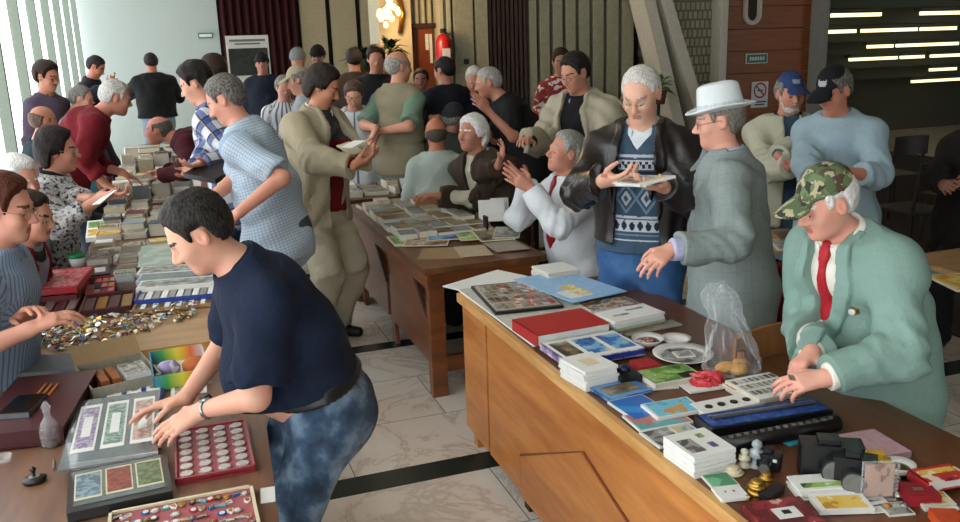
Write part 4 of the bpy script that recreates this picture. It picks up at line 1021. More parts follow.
# generic folding / school tables
W_LAM=wood('brown laminate','5c4030','846048',.35,(7,1,7),1.3)
W_LT=wood('light table wood','8a6846','b08c62',.45,(1.5,8,8),1.2)
LEGM=mat('pale blue steel tube','7a93a8',.4,.3); LEGD=mat('dark steel tube','26282c',.4,.5); LEGW=mat('cream painted leg','bfae8c',.6)
def table(name,cx,cy,wx,wy,z,label,tm,lm,rz=0,rim=None,cat='table',group=None):
    t=empty(name,(cx,cy,0),rz); tag(t,label,cat,group)
    g=MB().box((0,0,z-.0125),(wx,wy,.025),tm); g.build('tabletop',t,bevel=.003)
    if rim: MB().box((0,-wy/2-.006,z-.015),(wx+.024,.012,.034),rim).box((0,wy/2+.006,z-.015),(wx+.024,.012,.034),rim).box((wx/2+.006,0,z-.015),(.012,wy,.034),rim).box((-wx/2-.006,0,z-.015),(.012,wy,.034),rim).build('rim',t)
    MB().box((0,0,z-.05),(wx-.12,wy-.12,.05),lm).build('apron',t)
    for sx in (-1,1):
        for sy in (-1,1): MB().box((sx*(wx/2-.05),sy*(wy/2-.05),(z-.025)/2),(.035,.035,z-.025),lm).build('leg',t)
    return t
table('stall_table',-.44,2.14,1.16,1.90,.74,'brown laminate table holding the open banknote album and red coin tray',W_LAM,LEGD,-.05)
table('stall_table',-.30,3.72,.72,.84,.76,'light wooden table with a pale rim under the heap of badges',W_LT,LEGW,-.02,W_EDGE)
for k,(yc,ly,lb) in enumerate(((4.85,1.36,'table under the plastic sleeves and box lids beside the heap of badges'),(6.25,1.44,'table under books between the crimson sweater and the plaid shirt'),(7.7,1.4,'table under white papers beside the burgundy sweater'),(9.1,1.3,'table under stacked magazines nearest the white end wall'))):
    table('stall_table',-.24,yc,.66,ly,.74,lb,W_MT,LEGD)
table('stall_table',.35,11.2,1.9,.7,.74,'black trestle table across the end wall',mat('black table','15161a',.5),LEGD)
for k,(yc,lb) in enumerate(((7.0,'brown table with dark trays beyond the postcard table'),(8.5,'brown table behind the man in the khaki vest'))):
    table('stall_table',1.42,yc,.66,1.35,.74,lb,W_MT,LEGD)
table('stall_table',2.15,6.35,.62,1.5,.74,'dark table behind the seated man in the brown jacket',W_MT,LEGD)
table('stall_table',2.55,5.05-.0,.01+.55,.6,.74,'dark table between the white shirt and the black jumper',W_MT,LEGD) if False else None
table('stall_table',3.2,8.0,1.6,.7,.80,'table with piled newspapers below the slatted wall',W_MT,LEGD)
p=Zp(797,243,.74)
table('school_table',p[0]+.12,p[1]+.1,.62,.5,.74,'small school table with pale blue steel legs behind the grey suit',W_LT,LEGM,.05)
p=Zp(842,272,.62)
table('school_table',p[0],p[1],.5,.42,.62,'low school table behind the camouflage cap',W_LT,mat('grey steel tube','8b9297',.4,.4),.1)
p=Zp(968,275,.74)
table('school_table',p[0]+.35,p[1]+.1,.7,.6,.74,'table with papers behind the teal blazer',W_LT,LEGM,.0)
# chairs
W_CH=wood('chair wood','6a3c1c','9a6434',.45,(6,6,1.5),1.3)
def chair_proto(m,name='wooden_chair'):
    c=empty(name,(0,0,0))
    MB().box((0,0,.44),(.40,.40,.022),m).build('seat',c,bevel=.008)
    g=MB(); vs=[];n=8
    for i in range(n+1):
        a=(i/n-.5)*.9; x=math.sin(a)*.44; y=-.22-.05+ (1-math.cos(a))*.44*.6
        cz=.012*math.cos(a*3)
        vs+=[(x,y,.66),(x,y,.84+cz),(x,y+.014,.84+cz),(x,y+.014,.66)]
    g.add(vs,[(i*4+k,i*4+4+k,i*4+4+(k+1)%4,i*4+(k+1)%4) for i in range(n) for k in range(4)]+[(0,1,2,3),(n*4+3,n*4+2,n*4+1,n*4)],m)
    g.build('backrest',c,smooth=False)
    for sx in (-1,1):
        MB().tube([(sx*.17,.16,0),(sx*.16,.15,.43)],.016,m).build('leg',c)
        MB().tube([(sx*.18,-.20,0),(sx*.17,-.18,.43),(sx*.17,-.23,.80)],.016,m).build('leg',c)
    return c
p=Zp(778,348,.76); ch0=chair_proto(W_CH); ch0.location=(p[0],p[1]-.26,0); ch0.rotation_euler=(0,0,math.pi+.15); tag(ch0,'orange brown wooden chair with curved back beside the plastic bag','chair')
for c_,az,lb in ((CTX['clap'],262,'wooden chair under the man in the white shirt and red tie'),(CTX['brown'],232,'wooden chair under the man in the brown jacket'),(CTX['bald'],12,'wooden chair under the bald man in the pale shirt'),
    (CTX['leo'],92,'wooden chair under the woman in the speckled top'),(CTX['whiteh'],128,'wooden chair under the white haired man by the windows'),(CTX['red'],105,'wooden chair under the woman in the red cardigan'),(CTX['stripe'],98,'wooden chair under the man in the blue striped shirt'),(CTX['teal'],68,'wooden chair under the balding man in the teal shirt')):
    o=c_['P0']; sc_z=(o[2]-.13)/.44; copytree(ch0,(o[0],o[1],0),math.radians(-az),lb,scale=(1,1,max(.7,min(1.1,sc_z))))
# dark chairs in the lobby
dc=chair_proto(mat('dark chair','1b0f0c',.5),'dark_chair'); first=True
for i,(x,y,rz) in enumerate(((5.6,5.3,.2),(6.4,5.6,0),(7.2,5.8,.1),(6.0,6.6,0),(6.9,6.8,-.1),(7.8,6.9,.1),(5.5,4.4,.3),(6.3,4.3,.0))):
    lb='dark wooden chair standing in the dim lobby behind the teal blazer'
    if first: dc.location=(x,y,0); tag(dc,lb,'chair','dark chairs in the lobby'); first=False
    else: copytree(dc,(x,y,0),rz)
# red fabric chair seat under the suit man
p=Zp(752,345,.55)
rc=empty('red_chair',(p[0]+.05,p[1],0)); tag(rc,'red upholstered chair half hidden behind the long grey suit jacket','chair')
RED=cloth('red upholstery','7c1420')
MB().box((0,0,.45),(.42,.42,.07),RED).build('seat',rc,bevel=.02); MB().box((.20,0,.66),(.05,.42,.36),RED).build('backrest',rc,bevel=.02)
for sx in (-1,1):
    for sy in (-1,1): MB().tube([(sx*.18,sy*.18,0),(sx*.18,sy*.18,.42)],.012,LEGD).build('leg',rc)
# ------------------------------------------------------------------ wall fittings
yw=Y2
def onwall(px,py,Y=Y2): return Yp(px,py,Y)
# wall lamp: brass bracket with a cluster of glass drops
p=onwall(389,14,Y2-.06); lamp=empty('wall_lamp',p); tag(lamp,'brass wall lamp with a cluster of glowing glass shades on the warm column','lamp')
BR=mat('brass','9a6a2a',.3,.9)
g=MB(); 
MB().tube([(.12,.02,-.2),(.15,-.02,0),(.12,.02,.2)],.03,BR).build('bracket',lamp,smooth=True)
m,nt_,b_=newmat('glowing amber glass'); b_.inputs['Emission Color'].default_value=hexc('ffc070'); b_.inputs['Emission Strength'].default_value=2.2; b_.inputs['Base Color'].default_value=hexc('ffd9a0'); GLOW=m
rr=random.Random(3)
sh_=MB().lathe([(.001,-.04),(.022,-.028),(.032,0),(.022,.024),(.001,.036)],GLOW,12).mesh('shade',True)
for i in range(16):
    a=rr.uniform(0,6.28); r=rr.uniform(0,.13); link('lamp_shade',sh_,lamp,(r*math.cos(a)*1.1-.05,-.12-rr.uniform(0,.1),r*math.sin(a)))
pl=bpy.data.lights.new('lamp_glow','POINT'); pl.energy=38; pl.color=(1,.62,.28); pl.shadow_soft_size=.12; lo_=bpy.data.objects.new('lamp_glow',pl); COL.objects.link(lo_); lo_.location=(p[0]-.05,p[1]-.42,p[2])
# brown door with papers
dr=empty('door_1',((dx0+dx1)/2,Y2+.2,0)); dr['kind']='structure'
W_DR=wood('door wood','54260c','7a3c18',.4,(7,7,1),1.2); zt=float(onwall(425,27)[2])
MB().box((0,0,zt/2),(dx1-dx0,.05,zt),W_DR).build('door_leaf',dr); MB().box((0,-.03,zt+.02),(dx1-dx0+.06,.08,.05),W_GRV).box((-(dx1-dx0)/2,-.03,zt/2),(.04,.08,zt),W_GRV).box((-.06,-.03,zt/2),(.012,.05,zt),W_GRV).build('door_frame',dr)
for a,bb in (((425,34),(429,50)),((429,34),(433,63))):
    p0=onwall(*a,Y2+.16);p1=onwall(*bb,Y2+.16); MB().box(((p0[0]+p1[0])/2-(dx0+dx1)/2,-.04,(p0[2]+p1[2])/2),(p1[0]-p0[0],.004,p0[2]-p1[2]),mat('notice paper','c9cac6',.8)).build('notice',dr)
# fire extinguisher
p=onwall(444,54,Y2-.1); fe=empty('fire_extinguisher',(p[0],p[1],p[2]-.2)); tag(fe,'red fire extinguisher hanging on the ribbed wall beside the brown door','fire extinguisher')
RD=mat('red enamel','a01018',.3)
MB().lathe([(.085,0),(.09,.02),(.09,.33),(.06,.40),(.02,.42)],RD,20).build('cylinder_body',fe,smooth=True)
MB().box((0,0,.45),(.04,.1,.05),LEGD).tube([(0,-.02,.44),(.08,-.04,.40),(.10,-.04,.2)],.01,LEGD).build('valve',fe); MB().box((0,-.091,.2),(.09,.004,.12),mat('white label','c8c8c4',.6)).build('label_plate',fe)
# small signs
def sign(name,px0,py0,px1,py1,Y,lb,base,cat='sign',th=.012):
    a=onwall(px0,py0,Y);b=onwall(px1,py1,Y); o=empty(name,((a[0]+b[0])/2,Y,b[2])); tag(o,lb,cat); w=b[0]-a[0];h=a[2]-b[2]
    MB().box((0,0,h/2),(w,th,h),base).build('plate',o); return o,w,h,-th/2-.002
GRN=mat('sign green','1f6a4a',.4); WHT_=mat('sign white','d6dad6',.5); SBL=mat('sign black','16161a',.5); SRD=mat('sign red','b01c20',.5)
o,w_,h_,f=sign('exit_sign',746,54,767,63,Y2-.02,'green exit sign with white lettering on the brown board wall',WHT_)
MB().box((0,f,h_/2),(w_*.93,.003,h_*.82),GRN).build('green_field',o); g=MB()
for i in range(6): g.box((-w_*.30+i*w_*.12,f-.002,h_/2),(w_*.075,.002,h_*.36),WHT_)
g.build('lettering',o)
o,w_,h_,f=sign('prohibition_sign',752,82,767,107,Y2-.02,'white no smoking sign with a red crossed circle on the brown board wall',WHT_)
g=MB(); r=w_*.40; cz=h_*.66; n=20; vs=[]
for k in range(n):
    a=2*math.pi*k/n
    for rad in (r,r*.78): vs.append((rad*math.cos(a),f,cz+rad*math.sin(a)))
g.add(vs,[(2*k,2*((k+1)%n),2*((k+1)%n)+1,2*k+1) for k in range(n)],SRD); g.box((0,f-.001,cz),(r*1.7,.002,r*.2),SRD,R=np.array([[.707,0,.707],[0,1,0],[-.707,0,.707]])); g.build('red_ring',o)
MB().box((0,f+.0005,cz),(r*.9,.002,r*.16),SBL).build('cigarette',o)
g=MB(); g.box((0,f,h_*.22),(w_*.8,.002,h_*.05),SBL).box((0,f,h_*.12),(w_*.6,.002,h_*.05),SBL); g.build('lettering',o)
o,w_,h_,f=sign('exit_sign',198,33,213,38,16.98,'green outlined exit sign on the white end wall near the curtain',GRN)
MB().box((0,f,h_/2),(w_*.86,.003,h_*.55),WHT_).build('white_field',o)
o,w_,h_,f=sign('call_point',474-10,59,469,64,Y2-.04,'small black switch box on the grey green wall',SBL,'switch')
# oval niche in the brown wall
a=onwall(753,-12,Y2-.01); g=MB(); n=28
def oval(w,h,y,cx,cz): return [(cx+ (w/2)*math.cos(t)*1.0,y,cz+ (h/2-w/2)*(1 if math.sin(t)>0 else -1)+ (w/2)*math.sin(t)) for t in [2*math.pi*(k+.5)/n for k in range(n)]]
pc=onwall(752,3,Y2-.01); zb=float(onwall(752,25,Y2)[2]); cw=.26; hh_=.62; cz=zb+hh_/2
A=oval(cw,hh_,Y2-.05,pc[0],cz); B=oval(cw*.66,hh_-.1,Y2-.05,pc[0],cz); Cc=oval(cw*.66,hh_-.1,Y2-.001,pc[0],cz); Dd=oval(cw,hh_,Y2-.001,pc[0],cz)
g.add(A+B,[(k,(k+1)%n,n+(k+1)%n,n+k) for k in range(n)],M_conc); g.add(B+Cc,[(k,(k+1)%n,n+(k+1)%n,n+k) for k in range(n)],M_conc); g.add(A+Dd,[(k,n+k,n+(k+1)%n,(k+1)%n) for k in range(n)],M_conc)
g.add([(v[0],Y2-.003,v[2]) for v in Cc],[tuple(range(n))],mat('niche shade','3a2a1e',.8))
o=g.build('wall_niche'); o['kind']='structure'
# poster by the curtain
a=Yp(225,36,12.2); b=Yp(272,83,12.2); po=empty('display_board',((a[0]+b[0])/2,12.2,0)); tag(po,'white display board with a dark aerial picture standing before the curtain','display board')
w_,zt_,zb_=b[0]-a[0],a[2],b[2]
MB().box((0,0,(zt_+zb_)/2),(w_,.03,zt_-zb_),mat('poster white','b9bcb4',.7)).build('board',po)
MB().box((0,-.018,zb_+(zt_-zb_)*.46),(w_*.92,.004,(zt_-zb_)*.56),blotch('aerial picture',[(0,'0e120f'),(.45,'1c241c'),(.55,'2a3026'),(.7,'161b18')],9,detail=4,interp='LINEAR')).build('picture',po)
g=MB(); g.box((0,-.018,zb_+(zt_-zb_)*.90),(w_*.84,.003,.03),mat('poster text','5c605a',.7)).box((0,-.018,zb_+(zt_-zb_)*.83),(w_*.6,.003,.02),mat('poster text','5c605a',.7)); g.build('lettering',po)
for sx in (-1,1): MB().box((sx*w_*.42,0,zb_/2),(.04,.04,zb_),LEGD).build('leg',po)
# fluorescent soffit of the lobby, stepping down away from the room
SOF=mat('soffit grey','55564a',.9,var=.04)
m,nt_,b_=newmat('fluorescent tube'); b_.inputs['Emission Color'].default_value=hexc('ffeeb0'); b_.inputs['Emission Strength'].default_value=1.8; TUBE=m
rows=[(14,[(832,880),(921,985)],1.),(30,[(818,855),(862,916),(921,955)],1.),(46,[(868,892),(897,957)],.9),(58,[(850,896),(901,923),(931,970)],.8),(72,[(930,955)],.7),(83,[(912,970)],.6)]
g=MB()
for j,(py,segs,st) in enumerate(rows):
    Y=9.9+j*.5; z=float(Yp(890,py,Y)[2])
    g.box((11.6,Y+.25,(z+.09+4.1)/2),(7.0,.5,4.1-z-.09),SOF)
    if j==0: g.box((11.6,Y-.2,(z+.30+4.1)/2),(7.0,.4,4.1-z-.30),SOF)
struct(g,'ceiling_lobby')
for j,(py,segs,st) in enumerate(rows):
    for (x0,x1) in segs:
        Y=9.9+j*.5+.06
        a=Yp(x0,py-1,Y);b=Yp(x1,py+1.5,Y)
        L=float(b[0]-a[0]); c_=(a+b)/2; c_[2]=float(Yp(890,py,9.9+j*.5)[2])
        o=empty('tube_light',c_); tag(o,'fluorescent tube fitting under the stepped lobby soffit','light','fluorescent tubes in the lobby soffit')
        R=np.eye(3)
        MB().box((0,.03,.05),(L+.06,.14,.05),SOF).build('fitting',o); MB().box((0,0,0),(L,.06,.05),TUBE).build('tube',o)

# plants
def plant(px,py,Y,n,r,label,m,z0=None,seed=1,hang=False):
    c=Yp(px,py,Y); o=empty('potted_plant',(c[0],c[1],0 if not hang else c[2]-.2)); tag(o,label,'plant'); b0=0 if not hang else c[2]-.2; H=c[2]-b0; rr=random.Random(seed)
    MB().lathe([(.07,H-.28 if H>.4 else 0),(.10,H-.12),(.001,H-.12)] if H>.4 else [(.05,-.06),(.08,.04),(.001,.04)],mat('terracotta','6a3c28',.8),16).build('pot',o,smooth=True)
    if H>.4: MB().tube([(0,0,0),(0,0,H-.25)],.02,LEGD).build('pole',o)
    g=MB()
    for i in range(n):
        a=rr.uniform(0,6.28); e=rr.uniform(-.3,1.3); L=r*rr.uniform(.5,1); d=np.array([math.cos(a)*math.cos(e),math.sin(a)*math.cos(e),math.sin(e)]); s_=unit(np.cross(d,[0,0,1]))*L*.16
        p0=np.array([0,0,H-.1]); p1=p0+d*L*.5; p2=p0+d*L-np.array([0,0,L*.3]); g.add([p0,p1+s_,p2,p1-s_,p1+np.array([0,0,.012])],[(0,1,4),(1,2,4),(2,3,4),(3,0,4)],m)
    g.build('leaves',o)
LF=mat('dark leaf','1c2c18',.5,var=.3); LF2=mat('green leaf','3f6a2c',.5,var=.3)
plant(389,42,Y2-.3,60,.28,'dark leafed plant on the wall below the brass lamp',LF,hang=True,seed=2)
plant(364,55,10.6,70,.42,'tall dark leafed plant in front of the tan panels',LF,seed=3)
plant(659,80,Y2-.6,30,.3,'green leafed plant beside the slanting concrete fins',LF2,seed=4)
# ------------------------------------------------------------------ goods
PAPER=mat('paper white','d3d3cd',.8,bscale=40,var=.03,bstr=.02); PAGE=mat('page edges','c6c0ae',.85,bscale=200,var=.12); KRAFT=mat('kraft card','8c7250',.85,var=.08); CREAMP=mat('cream paper','cabf9e',.8,var=.05)
BLKP=mat('black plastic','111214',.35,bstr=.03); REDV=mat('red velvet','8c0f1c',.8,bscale=200,sheen=.4); BURG=mat('burgundy leatherette','3f0f14',.45,bscale=150,bstr=.2); BLUEB=mat('blue board','1f3c96',.5); REDC=mat('red book cloth','a01c18',.6,bscale=200)
SILV=mat('worn silver','b2b0a8',.28,.9,bscale=90); GOLD=mat('worn gold','b08a3c',.3,.9,bscale=90); CHINA=mat('white china','dad8d2',.15,coat=.5,var=.02,bstr=0); STEEL=mat('dull steel','7c8084',.35,.8)
def pic(name,cols,sc=16,coat=.3):
    n=len(cols); return blotch('print '+name,[(.30+.40*i/max(1,n-1),c) for i,c in enumerate(cols)],sc,rough=.35,detail=4,rand=True,coat=coat)
PSKY=pic('sea and sky',['123a78','2c6cae','6fa6cc','c6b690','2f6f8a'],14)
PGRN=pic('meadow',['2a4a22','5d8a3c','8fae5c','c4cfae','6c9ac0'],14)
PBRN=pic('sepia view',['3a3024','6e6048','8e8468','b6ac90'],18)
PRED=pic('red poster',['6a141a','b02a28','d8c8b0','28344c'],18)
PMIX=pic('colour magazine',['22303c','8a6238','c4b088','456a8c','a83a30'],22)
PGRY=pic('grey print',['4c4c48','8a8a84','b4b2aa','cfccc4'],26)
PYEL=pic('yellow print',['b8862a','d8b24c','e0d4a8','7a4a2a'],16)
PPUR=pic('violet print',['584a78','8a80a8','c4bccc','d6d2c8'],16)
POLD=pic('old postcard',['5c5546','7c7462','98917e','b0aa98'],20,.1)
POLD2=pic('old brown card',['5a4a34','7c6848','a08c68'],12,.1)
def quad(pts,z):
    w=[Zp(x,y,z)[:2] for x,y in pts]; c=sum(w)/4
    e1=((w[1]-w[0])+(w[2]-w[3]))/2; e2=((w[3]-w[0])+(w[2]-w[1]))/2   # e1 along 0->1, e2 along 0->3
    a1=math.atan2(e1[1],e1[0]); a2=math.atan2(e2[1],e2[0]); 
    if a1-a2>math.pi: a2+=2*math.pi
    if a2-a1>math.pi: a2-=2*math.pi
    sg=1 if a2>a1 else -1
    a=(a1+(a2-sg*math.pi/2))/2
    return c,a,float(np.linalg.norm(e1)),float(np.linalg.norm(e2)),sg
def slabmesh(w,l,t,base,plates=(),edge=None,r=0):
    g=MB().box((0,0,t/2),(w,l,t),edge or base,top=base)
    for i,(x0,y0,x1,y1,m) in enumerate(plates):
        g.box(((x0+x1-1)*w/2,(y0+y1-1)*l/2,t+.0004+.0003*min(i,8)),((x1-x0)*w,(y1-y0)*l,.0012),m)
    return g
def thing(name,g,loc,rz,label,cat,group=None,**k):
    o=g.build(name,None,loc,rz,**k); return tag(o,label,cat,group)
def flat(name,pts,z,t,label,cat,base,plates=(),edge=None,group=None,zb=None):
    """pts: picture corners of the top face; z its height; t thickness"""
    c,a,w,l,sg=quad(pts,z)
    if sg<0: plates=[(x0,1-y1,x1,1-y0,m) for x0,y0,x1,y1,m in plates]
    o=slabmesh(w,l,t,base,plates,edge).build(name,None,(c[0],c[1],z-t),a); return tag(o,label,cat,group)
def book(name,pts,z,t,label,cat,cover,plates=(),pages=None,page=PAGE):
    c,a,w,l,sg=quad(pts,z)
    if sg<0: plates=[(x0,1-y1,x1,1-y0,m) for x0,y0,x1,y1,m in plates]
    o=empty(name,(c[0],c[1],z-t),a); tag(o,label,cat)
    g=MB().box((0,0,.0015),(w,l,.003),cover).box((0,0,t-.0015),(w,l,.003),cover).box((-w/2+.0015,0,t/2),(.003,l,t),cover)
    for i,(x0,y0,x1,y1,m) in enumerate(plates): g.box(((x0+x1-1)*w/2,(y0+y1-1)*l/2,t+.0003+.0003*i),((x1-x0)*w,(y1-y0)*l,.001),m)
    g.build('cover',o); MB().box((.001,0,t/2),(w-.008,l-.008,t-.0062),page).build('pages',o); return o
FULL=lambda m,b=.06:[(b,b,1-b,1-b,m)]
T=.741
def stack(name,pts,z0,n,t,label,cat,base,plates,edge=PAGE,group=None,jit=.006):
    c,a,w,l,sg=quad(pts,z0+n*t)
    for i in range(n):
        pl=plates if i==n-1 else ()
        if sg<0: pl=[(x0,1-y1,x1,1-y0,m) for x0,y0,x1,y1,m in pl]
        lb=label+(', topmost of its stack' if i==n-1 and n>1 else ', lower in its stack' if n>1 else '')
        o=slabmesh(w,l,t*.94,base[i%len(base)] if isinstance(base,list) else base,pl,edge).build(name,None,(c[0]+rnd.uniform(-jit,jit),c[1]+rnd.uniform(-jit,jit),z0+i*t),a+rnd.uniform(-.03,.03))
        tag(o,lb,cat,(group or 'lot of '+label)[:110] if i<n-1 else None)
# ---- front right desk
flat('paper_sheet',[(436,285),(497,273),(545,277),(470,291)],T+.006,.004,'white paper sheets jutting over the far corner of the orange desk','paper',PAPER)
flat('album_page',[(462,290),(555,276),(604,330),(535,348)],T+.010,.008,'large pale album board under the stamp page and the red book','album',mat('pale grey board','b2b2a6',.7),edge=PAPER)
pl=[(.03,.04,.97,.96,mat('stamp page cream','a8a498',.7))]
rr=random.Random(5); stc=[PGRY,PBRN,PGRY,PRED,POLD,PGRY,PBRN]
for r_ in range(4):
    for c_ in range(9):
        x0=.06+c_*.099; y0=.08+r_*.22; pl.append((x0,y0,x0+.085,y0+.18,stc[(r_*5+c_*3+rr.randint(0,2))%7]))
flat('stamp_page',[(493.8,313.5),(556,305),(538,278.6),(474,286.6)],T+.024,.012,'black edged page filled with rows of postage stamps','stamp album',BLKP,pl)
flat('leaflet',[(563,306.5),(603,292),(570,265),(537,280)],T+.030,.004,'pale blue open leaflet lying across the far end of the orange desk','leaflet',mat('pale blue paper','8fb4d4',.6),[(.1,.1,.5,.35,PAPER),(.3,.15,.55,.5,pic('eagle',['c8b048','e0d8a8','8fb4d4'],25))])
stack('envelope',[(541,266),(561,261),(577,268),(545,276)],T,5,.010,'white envelope behind the pale blue leaflet','envelope',PAPER,[],group='white envelopes behind the blue leaflet')
book('hardback_book',[(514,320),(581,307),(608.5,323),(537,336)],T+.062,.044,'thick book with a plain red cover and white page edges','book',REDC,page=PAPER)
stack('magazine',[(578,302),(624,296.5),(640,303),(590,313)],T,2,.006,'glossy magazine behind the pile of white journals','magazine',PAPER,[(.02,.03,.98,.97,PMIX)])
stack('journal',[(600,313.5),(640,301.5),(661,311.5),(614,323)],T+.004,6,.0095,'white journal on the pile beside the nordic sweater','magazine',[PAPER,KRAFT,mat('pale green cover','8fae94',.7),PAPER,PAPER,PAPER],[(.15,.5,.45,.62,PGRY),(.5,.25,.85,.35,PGRY)],edge=None,group='white journals piled on the orange desk')
flat('magazine',[(624,331),(668,318),(676,322),(630,338)],T+.008,.006,'grey covered booklet under the pile of white journals','magazine',mat('grey cover','9c9a90',.7))
book('picture_book',[(542,343.5),(613,329),(645,348),(566,362)],T+.034,.026,'lilac picture book with four scenic photographs on its cover','book',PPUR,[(.02,.02,.98,.98,PAPER),(.06,.15,.30,.85,PBRN),(.36,.15,.62,.85,PSKY),(.68,.15,.95,.85,PSKY)],page=BLUEB)
stack('booklet',[(564,358),(589,351.5),(619.5,364.5),(582,374)],T,7,.0095,'small white booklet at the front edge of the desk','booklet',PAPER,[(.3,.3,.7,.7,CREAMP)],edge=PAPER,group='small white booklets at the desk edge')
book('picture_book',[(591,388),(632,377),(651,390),(609,400)],T+.012,.010,'picture book with a temple photograph on a blue cover','book',PSKY,[(.02,.02,.98,.98,pic('blue cover',['3c78b8','5c92c8','86aed0'],6)),(.12,.2,.85,.8,PBRN)])
flat('magazine',[(607,401),(644,394),(668,411),(636,421)],T+.010,.008,'bright blue magazine with a sea photograph at the desk edge','magazine',PAPER,[(.03,.03,.97,.97,pic('bright blue',['0f4c9c','1a64b4','2f86c8','d0d8dc'],7))])
flat('magazine',[(643,405),(689,395),(698,408),(660,420)],T+.020,.010,'magazine with palm trees under a turquoise sky','magazine',PAPER,[(.05,.05,.95,.95,pic('palms',['3f9cc0','6cb8d0','c0904c','2c5c74'],12))])
flat('magazine',[(621,415),(676,407),(690,420),(642,432)],T+.009,.006,'teal and white travel magazine lying under two others','magazine',PAPER,[(.03,.03,.97,.97,pic('teal cover',['2c7c88','5aa0a4','b4746c','d8dcd8'],6))])
flat('magazine',[(639,433),(689,421),(704,436),(662,449)],T+.006,.005,'pale magazine with a portrait beside the block of white cards','magazine',PAPER,[(.05,.05,.55,.95,PGRY),(.6,.1,.95,.6,PSKY)])
flat('magazine',[(632,378),(668,374),(676,386),(640,392)],T+.004,.004,'dark blue photo magazine next to the temple picture book','magazine',PAPER,[(.03,.03,.97,.97,PMIX)])
stack('postcard',[(664,437),(705,425.5),(734,448),(695,457)],T,9,.0068,'white postcard in the thick block at the desk edge','postcard',PAPER,[(.08,.3,.42,.85,PGRY),(.6,.2,.75,.35,PGRN),(.6,.6,.75,.8,PPUR)],edge=PAPER,group='block of white postcards at the desk edge',jit=.002)
book('guide_book',[(640,371),(683,362.5),(700,374),(655,386)],T+.026,.022,'book with a green landscape photograph on its cover','book',PAPER,[(.02,.02,.98,.98,PGRN),(.6,.6,.95,.95,BLKP)])
flat('card',[(676,381),(712,375),(728,386),(690,393)],T+.008,.006,'blank white card between the landscape book and the coin card','card',PAPER)
o=flat('coin_card',[(692,404),(747,391.5),(763,401),(705,415)],T+.022,.016,'white card mounted with four dark coins','coin card',PAPER)
c,a,w_,l_,sg=quad([(692,404),(747,391.5),(763,401),(705,415)],T+.022)
for i in range(4): MB().lathe([(.001,0),(.012,0),(.012,.003),(.001,.003)],mat('dark coin','2a1c1a',.4,.5),14).build('coin',o,((-.32+.21*i)*w_,sg*.05*l_,.016))
pl=[(.04+.12*(i%8),.10+.28*(i//8),.12+.12*(i%8),.26+.28*(i//8),PGRY if i%3 else PBRN) for i in range(24)]
stack('stamp_sheet',[(724,381),(770,370.5),(798,390),(760,400)],T,3,.011,'white stamp dotted sheet beside the plastic bag','stamp sheet',[KRAFT,PRED,PAPER],pl)
# crumpled sweets wrapper
vs,fs=polygonise(lambda X: pd(ell((0,0,.015),(.06,.045,.022)),X)+wrinkle(X,.008,90,3)+wrinkle(X,.006,200,5),(-.08,-.07,-.02),(.08,.07,.06),.004)
me=mkmesh('wrapper',vs,fs,pic('wrapper',['b01c28','c83a40','e0d8d8'],30),None,False); p=Zp(706,384,T); o=link('sweet_bag',me,None,(p[0],p[1],T)); tag(o,'crumpled red and white sweet wrapper behind the coin card','wrapper')
# plates and dishes
def plate(px,py,r,label,cat,name,h=.022,fill=None,z=T,rim=None):
    p=Zp(px,py,z+h); o=empty(name,(p[0],p[1],z)); tag(o,label,cat)
    MB().lathe([(r*.5,0),(r*.55,.002),(r*.72,h*.4),(r,h),(r*1.0,h+.003),(r*.72,h*.4+.004),(r*.5,.005),(.001,.005)],CHINA,36).build('dish_body',o,smooth=True)
    if rim: MB().lathe([(r*.66,h*.34+.004),(r*.72,h*.44+.0045),(r*.72,h*.44+.006),(r*.66,h*.34+.006)],rim,36).build('patterned_band',o)
    if fill: MB().lathe([(.001,.005),(r*.75,.006),(r*.7,h*.7),(r*.3,h*.95),(.001,h)],fill,20).build('contents',o,smooth=True)
    return o
plate(683,353,.105,'large white china plate with a grey patterned band','plate','dinner_plate',rim=PGRY)
plate(676,338,.055,'small white saucer behind the large patterned plate','saucer','saucer')
plate(648,338,.060,'shallow dish heaped with tiny brown and white trinkets','dish','trinket_dish',.03,pic('trinkets',['3a2018','7a3a2c','c8c0b4','2a2a2c'],110))
p=Zp(684,354,T+.01); stack('paper_slip',[(674,352),(692,350),(696,356),(678,358)],T+.013,1,.004,'small blue edged card lying in the large patterned plate','card',PAPER,[(.1,.1,.9,.9,PGRY)])
flat('jewel_box',[(630,360),(651,357),(660,365),(640,368)],T+.026,.024,'small red velvet covered box beside the lilac picture book','box',mat('bright red velvet','94141a',.7))
o=flat('watch_box',[(613,367),(628,362),(636,374),(618,380)],T+.03,.028,'small black box with a round blue stone beside the red box','box',BLKP)
MB().lathe([(.001,0),(.022,.002),(.016,.016),(.001,.02)],mat('dark blue stone','141c3a',.2),16).build('stone',o,(.0,0,.028),smooth=True)
